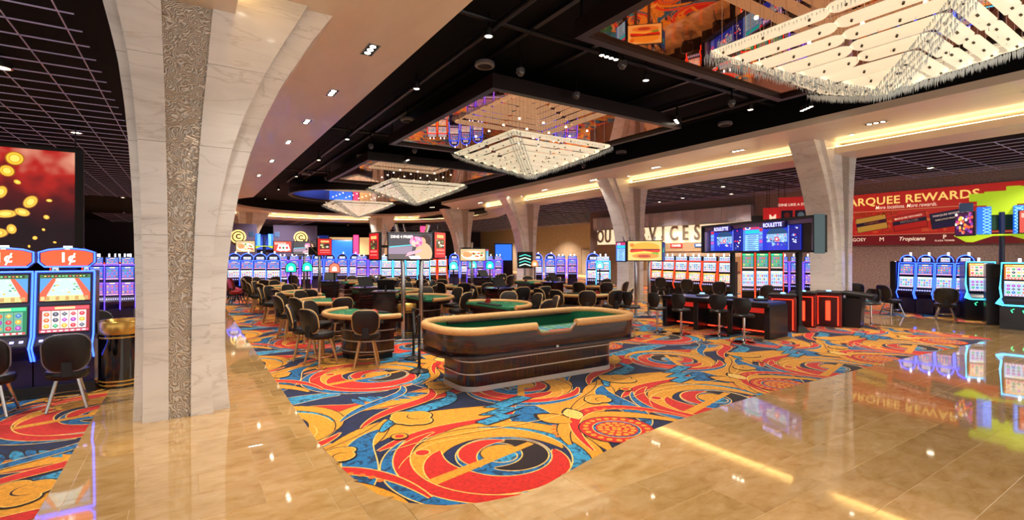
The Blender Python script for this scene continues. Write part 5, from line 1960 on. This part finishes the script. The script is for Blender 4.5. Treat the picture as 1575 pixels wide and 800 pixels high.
# local x runs from the far end (left in view) to the near end, front is local -Y
z0, z1 = 2.06, 2.98
h = Lb / 2
fr = MB().box(-h, h, -0.16, 0.2, z1 - 0.06, z1).box(-h, h, -0.16, 0.2, z0, z0 + 0.05).box(-h, -h + 0.06, -0.16, 0.2, z0, z1).box(h - 0.06, h, -0.16, 0.2, z0, z1)
fr.build('outer_frame', M_DARKMATTE, t)
MB().box(-h + 0.06, h - 0.06, 0.05, 0.2, z0 + 0.05, z1 - 0.06).build('back_panel', M_DARK, t)
lavender = plain('lavender_bezel', (150, 136, 190), 0.4)
bz = MB().box(-h + 0.06, h - 0.06, -0.06, 0.05, z1 - 0.17, z1 - 0.06)
bz.build('bezel_strip', lavender, t)
MB().box(-h + 0.06, -h + 0.2, -0.06, 0.05, z0 + 0.05, z1 - 0.17).build('bezel_strip', lavender, t)
MB().box(h - 0.2, h - 0.06, -0.06, 0.05, z0 + 0.05, z1 - 0.17).build('bezel_strip', lavender, t)
put('video_screen', img('roulette', 1.62, 0.66, 5), t, (-h * 0.56, 0.035, z0 + 0.40))
put('video_screen', img('roulette', 1.62, 0.66, 6), t, (h * 0.40, 0.035, z0 + 0.40))
put('pay_table_screen', img('paytable', 0.72, 0.74, 6), t, (-h * 0.06, 0.03, z0 + 0.42))
for x in (-h * 0.52, h * 0.42):
    s = MB().box(x - 0.42, x + 0.42, -0.2, -0.05, z1 - 0.26, z1 - 0.08, 0.03).build('sign_box', plain('violet_sign_box', (44, 36, 120), 0.35), t)
    text('ROULETTE', 0.15, glow('lilac_letters', (170, 170, 255), 2.5), s, x, -0.203, z1 - 0.17, 0.003)
MB().box(h, h + 0.02, -0.18, 0.12, z0 - 0.03, z1 + 0.02).build('end_cap', plain('teal_grey_end', (92, 130, 146), 0.5), t)
for x in (-h * 0.42, h * 0.70):
    MB().box(x - 0.06, x + 0.06, -0.02, 0.10, 0.05, z0, 0.01).build('post', M_DARKMATTE, t)
    MB().loft([[(x + a, 0.04 + b_, 0.0) for a, b_ in ((-.19, -.19), (.19, -.19), (.19, .19), (-.19, .19))], [(x + a, 0.04 + b_, 0.16) for a, b_ in ((-.08, -.08), (.08, -.08), (.08, .08), (-.08, .08))]]).build('post_foot', M_DARKMATTE, t)

# ================================================================== SIGNS ON THE RIGHT WALL
# local frame: x runs along -Y of the room (left to right as read), front is local -Y (room -X)
sg = thing('rewards_wall_sign', (WX - 0.02, 7.3, 0), R(-90), 'long red rewards sign with three membership cards on right wall', 'sign')
SL, SR = -4.5, 4.6
MB().box(SL, SR, -0.06, 0.0, 2.42, 4.66).build('sign_panel', plain('red_sign_edge', (150, 24, 26), 0.5), sg)
pm = MB()


def Q(pts, l, c):
    pm.poly2(pts, l, c, 0.0012)


Q(rect(SL, SR, 2.42, 4.66), 1, (206, 40, 34))
Q(rect(SL, SR, 2.42, 2.84), 2, (120, 20, 26))
Q(rect(SL, SR, 2.84, 2.86), 3, (240, 150, 110))
Q(rect(SL, 1.8, 3.88, 3.895), 3, (240, 190, 120))
rn = random.Random(5)
for i in range(46):
    x = rn.uniform(SL, 1.8)
    z = rn.choice((2.95, 3.15, 3.38, 3.60))
    Q(rect(x, x + rn.uniform(0.06, 0.28), z, z + rn.uniform(0.08, 0.13)), 4, rn.choice([(226, 84, 44), (232, 120, 60), (220, 70, 40)]))


def card(cx, cz, c, band_c, a):
    for l, (hw, hz, col) in enumerate(((0.58, 0.32, (60, 10, 12)), (0.56, 0.30, c))):
        Q([(cx + x * math.cos(a) - z * math.sin(a), cz + x * math.sin(a) + z * math.cos(a)) for x, z in rect(-hw, hw, -hz, hz)], 6 + l, col)
    Q([(cx + x * math.cos(a) - z * math.sin(a), cz + x * math.sin(a) + z * math.cos(a)) for x, z in rect(-0.56, 0.56, -0.06, 0.10)], 9, band_c)


card(-2.16, 3.36, (206, 150, 60), (26, 22, 44), R(9))
card(-0.80, 3.37, (200, 34, 30), (30, 24, 50), R(9))
card(0.47, 3.41, (34, 28, 66), (22, 18, 44), R(9))
po = pm.build('sign_print', M_BACKLIT, sg, colours=True)
po.location = (0, -0.062, 0)
gold_l = plain('gold_letters', (244, 206, 120), 0.4, 0, (255, 206, 110), 0.75)
pale_l = plain('pale_letters', (250, 222, 196), 0.5, 0, (250, 222, 196), 0.6)


def fit(o, w):
    o.scale = (w / o.dimensions.x if o.dimensions.x > 1e-6 else 1, 1, 1)
    return o


fit(text('MARQUEE REWARDS', 0.46, gold_l, sg, -1.02, -0.082, 4.31, 0.006, 0.008, spacing=1.06), 4.76)
fit(text('More locations. More rewards.', 0.22, pale_l, sg, -0.95, -0.08, 4.03, 0.0015, shear=0.25), 2.1)
text('Tropicana', 0.22, pale_l, sg, -0.73, -0.08, 2.66, 0.003, shear=0.3)
text('P', 0.22, pale_l, sg, 0.34, -0.08, 2.70, 0.002)
text('PLAZA TOWER', 0.09, pale_l, sg, 0.34, -0.08, 2.56, 0)
text('ARGOSY', 0.2, pale_l, sg, -2.75, -0.08, 2.66, 0.001)
text('M', 0.24, pale_l, sg, -1.77, -0.08, 2.66, 0.0)
text('GOVERNOR', 0.10, plain('card_gold_text', (230, 190, 110), 0.5), sg, -2.16, -0.078, 3.38, 0.001, roll=R(9))
text('PRODUCER', 0.12, plain('card_white_text', (240, 236, 240), 0.5), sg, -0.80, -0.078, 3.39, 0.002, roll=R(9))
text('MARQUEE REWARDS', 0.10, pale_l, sg, -0.84, -0.078, 3.56, 0.001, roll=R(9))
text('MARQUEE REWARDS', 0.10, pale_l, sg, 0.44, -0.078, 3.60, 0.0, roll=R(9))
text('EXECUTIVE PRODUCER', 0.08, pale_l, sg, 0.47, -0.078, 3.43, 0.0, roll=R(9))
ol_ = plain('orange_letters', (236, 130, 60), 0.5)
text('JEREBLU FAMOUS', 0.20, ol_, sg, -2.0, -0.072, 3.76, 0.004)
text('BEST', 0.16, ol_, sg, -1.42, -0.072, 3.50, 0.003)
text('TALENT', 0.14, ol_, sg, -1.6, -0.072, 2.98, 0.003)

# service desk: letters, metal drum and window wall
sv = thing('service_desk_front', (WX - 0.02, 20.4, 0), R(-90), 'lit service desk front with big metal letters under a chrome band', 'service desk')
MB().box(-6.2, 5.6, -0.3, 0.0, 0.0, 2.2).build('counter_wall', M_WALL_BEIGE, sv)
MB().box(-6.2, 5.6, -0.18, 0.0, 2.72, 3.78).build('letter_backing', glow('warm_letter_backing', (255, 226, 186), 0.85), sv)
MB().box(-6.2, 5.6, -0.34, 0.0, 2.2, 2.72).build('lower_fascia', plain('tan_fascia', (200, 168, 130), 0.5), sv)
pan = plain('polished_metal_band', (214, 202, 212), 0.25, 0.65)
for i in range(14):
    x0 = -6.4 + i * 0.86
    MB().prism([(x0, 0), (x0, -0.42 - 0.03 * (i % 2)), (x0 + 0.43, -0.47), (x0 + 0.855, -0.42 - 0.03 * ((i + 1) % 2)), (x0 + 0.855, 0)], 3.80, 4.62).build('metal_panel', pan, sv)
MB().box(-6.3, 5.7, -0.5, 0.0, 3.74, 3.80).build('light_ledge', plain('ledge_metal', (190, 180, 170), 0.3, 0.6), sv)
for chh, x in (('O', -5.75), ('U', -5.0)):
    text(chh, 1.25, plain('brushed_letter', (176, 164, 146), 0.3, 0.5), sv, x, -0.30, 3.26, 0.02, 0.05, name='letter').scale = (0.72, 1, 1)
for i, chh in enumerate('SERVICES'):
    text(chh, 1.25, plain('brushed_letter', (176, 164, 146), 0.3, 0.5), sv, -3.45 + i * 0.82, -0.30, 3.26, 0.02, 0.05, name='letter').scale = (0.72, 1, 1)
s = MB().box(0.45, 1.3, -0.37, -0.34, 2.44, 2.66).build('cashier_sign', glow('cashier_red', (210, 40, 40), 1.0), sv)
text('CASHIER', 0.17, glow('sign_white', (255, 236, 224), 1.4), s, 0.875, -0.375, 2.55, 0.003)
s = MB().box(2.15, 3.0, -0.37, -0.34, 2.44, 2.66).build('players_sign', glow('players_blue', (40, 90, 150), 0.8), sv)
text('MEMBER', 0.17, glow('sign_white', (255, 236, 224), 1.4), s, 2.575, -0.375, 2.55, 0.003)
for x in (-3, -0.5, 1.5, 3.8):
    MB().box(x, x + 1.5, -0.36, -0.34, 1.1, 1.9).build('teller_window', plain('window_amber', (160, 120, 80), 0.2), sv)

# red advertising pylons behind the roulette board
for k, (px_, d, w, zt, zb, lb) in enumerate(((1188, 21.5, 0.75, 4.05, 2.6, 'narrow red banner left of the dining banner'), (1221, 20.5, 1.15, 4.4, 2.5, 'red dining banner behind the roulette board'))):
    X, Y = at_depth(px_, d)
    t = thing('hanging_red_banner', (X, Y, 0), face_cam(X, Y), lb, 'banner', 'red banners')
    MB().box(-w / 2, w / 2, 0.0, 0.06, zb, zt).build('panel', plain('banner_red', (196, 32, 34), 0.5, 0, (206, 36, 36), 0.35), t)
    for x in (-w * 0.3, w * 0.3):
        MB().cyl(x, 0.03, zt, GRID_Z + 0.02, 0.012, n=6).build('hanger_rod', M_DARKMATTE, t)
    if k == 0:
        text('M', 0.4, pale_l, t, 0, -0.004, zt - 0.45, 0.002)
        text('PLEX', 0.2, pale_l, t, 0.0, -0.004, zt - 0.98, 0.002)
    else:
        text('DINE LIKE A STAR', 0.145, pale_l, t, 0, -0.004, zt - 0.32, 0.003)
        for i in range(2):
            for j in range(2):
                x0, z0_ = -0.47 + 0.5 * i, zt - 0.95 - 0.52 * j
                q = MB().box(x0, x0 + 0.42, -0.012, 0.0, z0_, z0_ + 0.4).build('picture_tile', plain('navy_tile', (28, 34, 66), 0.5), t)
                MB().lathe([(0.12, 0), (0.12, 0.006), (0.0, 0.006)], 12, M=Matrix.Translation((x0 + 0.21, -0.012, z0_ + 0.2)) @ Matrix.Rotation(PI / 2, 4, 'X')).build('emblem', plain('emblem_%d' % (i + 2 * j), [(170, 40, 40), (150, 190, 220), (220, 150, 50), (230, 220, 190)][i + 2 * j], 0.5), q)
X, Y = at_depth(1171, 22.0)
t = thing('dark_hanging_sign', (X, Y, 0), face_cam(X, Y), 'small black sign with white words left of the red banners', 'sign')
MB().box(-0.4, 0.4, 0.0, 0.06, 2.9, 3.75).build('panel', M_DARKMATTE, t)
for x in (-0.3, 0.3):
    MB().cyl(x, 0.03, 3.75, GRID_Z + 0.02, 0.012, n=6).build('hanger_rod', M_DARKMATTE, t)
text('ART', 0.22, pale_l, t, 0.05, -0.004, 3.42, 0.004)
text('BAR', 0.22, pale_l, t, 0.05, -0.004, 3.15, 0.004)


# ================================================================== OVERHEAD SIGN CLUSTERS (yellow-green steps, blue blocks)
LIME = plain('lime_panel', (176, 206, 30), 0.45, 0, (180, 214, 24), 0.45)
BLUEP = plain('blue_block', (40, 110, 230), 0.4, 0, (40, 120, 240), 0.6)


def cluster(x, y_, rz, label, s=1.0, canopy=True):
    t = thing('overhead_theme_sign', (x, y_, 0), rz, label, 'overhead sign', 'overhead theme signs')
    Z = lambda z: 2 + (z - 2) * s
    P_ = lambda pts: [(a * s, Z(z)) for a, z in pts]
    bx = lambda x0, x1, y0, y1, z0, z1: MB().box(x0 * s, x1 * s, y0, y1, Z(z0), Z(z1), 0.015)
    MB().cyl(0, 0.1, 0.0, Z(3.2), 0.07, n=12).build('post', plain('blue_grey_post', (40, 46, 80), 0.4), t, True)
    if canopy:
        step = [(-0.68, 3.76), (-0.66, 3.55), (-0.50, 3.55), (-0.50, 3.42), (-0.30, 3.42), (-0.30, 3.13), (0.30, 3.13), (0.30, 3.42), (0.55, 3.42), (0.55, 3.55), (0.75, 3.55), (0.75, 3.8), (0.35, 3.92), (0.1, 3.92), (0.1, 3.8), (-0.35, 3.8), (-0.35, 3.76)]
        MB().prism_xz(P_(step), 0.12, 0.35).build('lime_canopy', LIME, t)
        bx(-0.3, 0.3, 0.15, 0.3, 2.7, 3.13).build('green_screen', plain('dark_green_mesh', (20, 70, 30), 0.6), t)
    for sx in (-1, 1):
        bx(min(sx * 0.22, sx * 0.52), max(sx * 0.22, sx * 0.52), -0.1, 0.2, 2.58, 3.36).build('blue_block', BLUEP, t)
        lat = MB()
        for i in range(8):
            for a in (0, 1):
                z_a, z_b = Z(2.60 + 0.09 * (i + a)), Z(2.60 + 0.09 * (i + 1 - a))
                lat.tube([(sx * 0.23 * s, -0.11, z_a), (sx * 0.40 * s, -0.11, z_b)], 0.009, 5)
        tag(lat.build('lattice', glow('pale_blue_lattice', (130, 190, 255), 1.2), t), kind='stuff')
        bx(sx * 0.74 - 0.15, sx * 0.74 + 0.15, 0.0, 0.25, 3.15, 3.5).build('slate_block', plain('slate_block', (80, 110, 160), 0.4), t)
        MB().prism_xz(P_([(sx * 0.14, 2.55), (sx * 1.0, 2.55), (sx * 0.75, 2.37), (sx * 0.6, 2.36)][::sx]), -0.2, 0.1).build('lime_underside', LIME, t)
    bx(-1.0, 1.0, -0.02, 0.12, 2.53, 2.58).build('lime_rail', LIME, t)
    return t


def beside(x, y_, rz, a, b_):
    return x + a * math.cos(rz) - b_ * math.sin(rz), y_ + a * math.sin(rz) + b_ * math.cos(rz)


X, Y = at_depth(1541, 15.6)
rz = face_cam(X, Y, R(4))
cluster(X, Y, rz, 'lime stepped sign with blue blocks above right slots', 1.13)
make_tv('angled_sign_screen', (*beside(X, Y, rz, -0.90, -0.42), 2.99), rz - R(48), 0.62, 0.72, 'pile', 'screen full of bright candy shapes on lime sign')
make_tv('angled_sign_screen', (*beside(X, Y, rz, 0.72, -0.42), 3.0), rz + R(4), 0.75, 0.66, 'cards', 'screen with playing cards at the right edge')
X, Y = at_depth(406, 25.6)
rz = face_cam(X, Y)
cluster(X, Y, rz, 'lime and blue theme sign above the far left slots', 0.8, False)
make_tv('angled_sign_screen', (*beside(X, Y, rz, -0.85, -0.35), 2.42), rz - R(10), 0.85, 0.55, 'food', 'plate screen on the far left theme sign', seed=8)
make_tv('angled_sign_screen', (*beside(X, Y, rz, 0.85, -0.35), 2.42), rz + R(12), 0.85, 0.55, 'cards', 'red card screen on the far left theme sign', seed=9)
X, Y = at_depth(468, 22.0)
rz = face_cam(X, Y)
make_pylon(X, Y + 0.1, rz, 'slim steel stand among the left tables', 2.7, False)
make_tv('angled_sign_screen', (X, Y - 0.1, 2.3), rz, 0.95, 0.55, 'couple', 'far screen with a pale group picture at left', seed=12)
X, Y = at_depth(499, 19.0)
make_tv('angled_sign_screen', (X, Y, 2.3), face_cam(X, Y, R(35)), 0.6, 0.62, 'poster', 'tilted red screen on a far left stand', seed=14)
make_pylon(X - 0.1, Y + 0.15, face_cam(X, Y, R(35)), 'slim steel stand of the tilted red screen', 2.7, False)

# ================================================================== COIN POSTER AT LEFT
def coin_poster():
    t = thing('coin_poster', (-3.75, 16.0, 0), 0, 'large framed red and black poster with falling gold coins', 'poster')
    w0, w1, z0_, z1_ = -1.6, 1.42, 2.05, 4.5
    for a, b_, c, d in ((w1, w1 + 0.16, z0_ - 0.1, z1_ + 0.08), (w0 - 0.16, w0, z0_ - 0.1, z1_ + 0.08), (w0, w1, z0_ - 0.1, z0_), (w0, w1, z1_, z1_ + 0.08)):
        MB().box(a, b_, -0.06, 0.08, c, d).build('frame_bar', M_DARKMATTE, t)
    m, nt, b = new_mat('coin_poster_backdrop')
    tc = nt.nodes.new('ShaderNodeTexCoord')
    sx = nt.nodes.new('ShaderNodeSeparateXYZ')
    nt.links.new(tc.outputs['Object'], sx.inputs[0])
    n = nt.nodes.new('ShaderNodeTexNoise')
    n.inputs['Scale'].default_value = 1.6
    nt.links.new(tc.outputs['Object'], n.inputs['Vector'])
    mr = nt.nodes.new('ShaderNodeMapRange')
    mr.inputs['From Min'].default_value = 2.3
    mr.inputs['From Max'].default_value = 4.8
    nt.links.new(sx.outputs['Z'], mr.inputs['Value'])
    ad = nt.nodes.new('ShaderNodeMath')
    ad.operation = 'MULTIPLY'
    nt.links.new(mr.outputs[0], ad.inputs[0])
    ad2 = nt.nodes.new('ShaderNodeMath')
    ad2.operation = 'MULTIPLY_ADD'
    ad2.inputs[1].default_value = 1.4
    ad2.inputs[2].default_value = 0.2
    nt.links.new(n.outputs['Fac'], ad2.inputs[0])
    nt.links.new(ad2.outputs[0], ad.inputs[1])
    r = ramp(nt, [(0.12, (24, 8, 20)), (0.4, (90, 16, 22)), (0.62, (200, 36, 30)), (0.9, (250, 170, 140))])
    nt.links.new(ad.outputs[0], r.inputs['Fac'])
    nt.links.new(r.outputs['Color'], b.inputs['Emission Color'])
    b.inputs['Emission Strength'].default_value = 0.75
    b.inputs['Base Color'].default_value = (0.02, 0.01, 0.01, 1)
    MB().box(w0, w1, 0.0, 0.06, z0_, z1_).build('poster_sheet', m, t)
    rn = random.Random(2)
    cm = MB()
    spots = [(0.35, 4.25, .14), (-0.1, 3.85, .19), (0.22, 3.95, .12), (-0.45, 3.75, .12), (-0.35, 3.5, .14), (-0.1, 3.4, .15), (0.12, 3.45, .13), (-0.62, 3.2, .17), (-0.32, 2.95, .18), (-0.02, 3.0, .1),
             (0.2, 2.95, .17), (0.62, 3.25, .14), (0.48, 3.0, .12), (0.3, 2.6, .1), (0.05, 2.5, .17), (-0.7, 2.6, .12), (-0.2, 2.25, .09), (-0.9, 3.6, .15), (-1.1, 2.9, .16), (-1.2, 4.0, .13), (0.9, 2.9, .05), (0.95, 3.3, .05),
             (0.7, 2.4, .04), (0.85, 2.6, .03), (0.6, 2.2, .03), (1.05, 2.3, .03), (0.4, 3.7, .06)]
    for l, (x, z, rr) in enumerate(spots):
        rr *= 1.2
        e, ro = rn.uniform(0.45, 1.0), rn.uniform(0, PI)
        for j, (k_, c) in enumerate(((1.0, (150, 92, 20)), (0.86, (236, 178, 50)), (0.62, (206, 146, 36)), (0.5, (246, 206, 90)))):
            cm.poly2([(x + k_ * rr * (math.cos(a) * math.cos(ro) - e * math.sin(a) * math.sin(ro)), z + k_ * rr * (math.cos(a) * math.sin(ro) + e * math.sin(a) * math.cos(ro))) for a in [2 * PI * i / 18 for i in range(18)]], 1 + l * 4 + j, c, 0.0003)
    o = tag(cm.build('coin_print', M_SCREEN, t, colours=True), kind='stuff')
    o.location = (0, -0.001, 0)
    for x in (w0, w1):
        MB().cyl(x, 0.02, z1_ + 0.08, GRID_Z + 0.02, 0.015, n=6).build('hanger_rod', M_DARKMATTE, t)


coin_poster()

# ================================================================== FAR BACKGROUND
# blue lit panels and round logo signs at the hall end
for k, (px_, d, w, z0_, z1_, c, es, lb) in enumerate(((448, 50, 7.0, 2.5, 4.0, (24, 60, 170), 0.35, 'wide blue lit wall panel behind the far left signs'), (522, 52, 2.6, 1.5, 3.5, (40, 110, 255), 1.0, 'bright blue lit panel left of the pink tube'),
                                                     (547, 50, 0.5, 1.2, 4.0, (255, 70, 130), 1.6, 'vertical pink light tube at the hall end'), (650, 50, 0.5, 3.4, 4.9, (255, 70, 130), 1.4, 'second vertical pink light tube above couple screen'),
                                                     (774, 45, 1.5, 1.5, 2.95, (50, 120, 240), 0.9, 'square blue lit panel left of third right column'), (540, 54, 4.5, 2.0, 3.9, (236, 190, 130), 0.7, 'warm lit shop front at the far end'),
                                                     (625, 54, 5.5, 2.0, 4.0, (230, 180, 130), 0.6, 'warm lit shop front behind the couple screen'))):
    X, Y = at_depth(px_, d)
    t = thing('lit_wall_panel', (X, Y, 0), face_cam(X, Y), lb, 'light panel')
    MB().box(-w / 2, w / 2, 0.0, 0.2, z0_, z1_, 0.03).build('lit_face', glow('far_panel_%d' % k, c, es), t)
    MB().box(-w / 2 - 0.1, w / 2 + 0.1, 0.2, 0.4, 0.0, z1_ + 0.1).build('backing_wall', M_WALL_DARK, t)
for k, (px_, d) in enumerate(((366, 30), (462, 32))):
    X, Y = at_depth(px_, d)
    t = thing('round_logo_sign', (X, Y, 0), face_cam(X, Y), 'round gold logo sign, %s of two at far left' % ['left', 'right'][k], 'sign', 'round gold logo signs')
    MB().box(-1.6, 1.0, 0.06, 0.2, 1.9, 3.9).build('back_board', plain('mauve_board', (90, 80, 116), 0.5), t)
    for r_, y_, m_ in ((0.42, 0.0, glow('logo_gold', (250, 210, 120), 1.3)), (0.34, -0.015, plain('logo_dark', (60, 40, 30), 0.5)), (0.27, -0.03, glow('logo_gold', (250, 210, 120), 1.3))):
        MB().prism_xz(arc(0, 3.1, r_, 0, 2 * PI, 20)[:-1], y_, y_ + 0.05).build('logo_disc', m_, t)
    text('C', 0.4, plain('logo_dark', (60, 40, 30), 0.5), t, 0, -0.035, 3.1, 0.02)
    for x in (-1.3, 0.7):
        MB().cyl(x, 0.13, 0, 1.9, 0.06, n=8).build('leg_post', M_DARKMATTE, t)
dr = thing('service_door', (33.9, 38.0, 0), R(-90), 'plain pale door in the beige far wall', 'door')
MB().box(-0.6, 0.6, -0.08, 0.0, 0.0, 2.5).build('door_leaf', plain('pale_door', (214, 196, 176), 0.5), dr)
MB().box(-0.7, -0.6, -0.12, 0.0, 0.0, 2.6).build('door_jamb', plain('pale_jamb', (190, 170, 150), 0.5), dr)
MB().box(0.6, 0.7, -0.12, 0.0, 0.0, 2.6).build('door_jamb', plain('pale_jamb', (190, 170, 150), 0.5), dr)
ex = thing('exit_sign', (WX - 0.02, 4.3, 0), R(-90), 'small red lit exit sign below the red wall sign', 'exit sign')
MB().box(-0.25, 0.25, -0.06, 0.0, 2.0, 2.26).build('housing', M_DARKMATTE, ex)
text('EXIT', 0.2, glow('exit_red', (255, 60, 50), 4.0), ex, 0, -0.064, 2.13, 0.006)
X, Y = at_depth(856 - 60, 30)
t = thing('hanging_blue_display', (*at_depth(807, 25.5), 0), face_cam(*at_depth(807, 25.5)), 'dark teal display panel fixed before the third right column', 'display')
MB().box(-0.4, 0.4, 0.0, 0.08, 1.3, 2.15).build('housing', M_DARKMATTE, t)
pm = MB()
for i in range(4):
    pm.poly2([(-0.3, 1.4 + 0.16 * i), (0.0, 1.5 + 0.16 * i), (0.3, 1.4 + 0.16 * i), (0.3, 1.46 + 0.16 * i), (0.0, 1.56 + 0.16 * i), (-0.3, 1.46 + 0.16 * i)], 1 + i, (60, 190, 180) if i % 2 else (200, 240, 220))
o = pm.build('pattern', M_SCREEN, t, colours=True)
o.location = (0, -0.002, 0)
MB().cyl(0, 0.05, 0.0, 1.3, 0.05, n=10).build('post', M_STEEL, t)
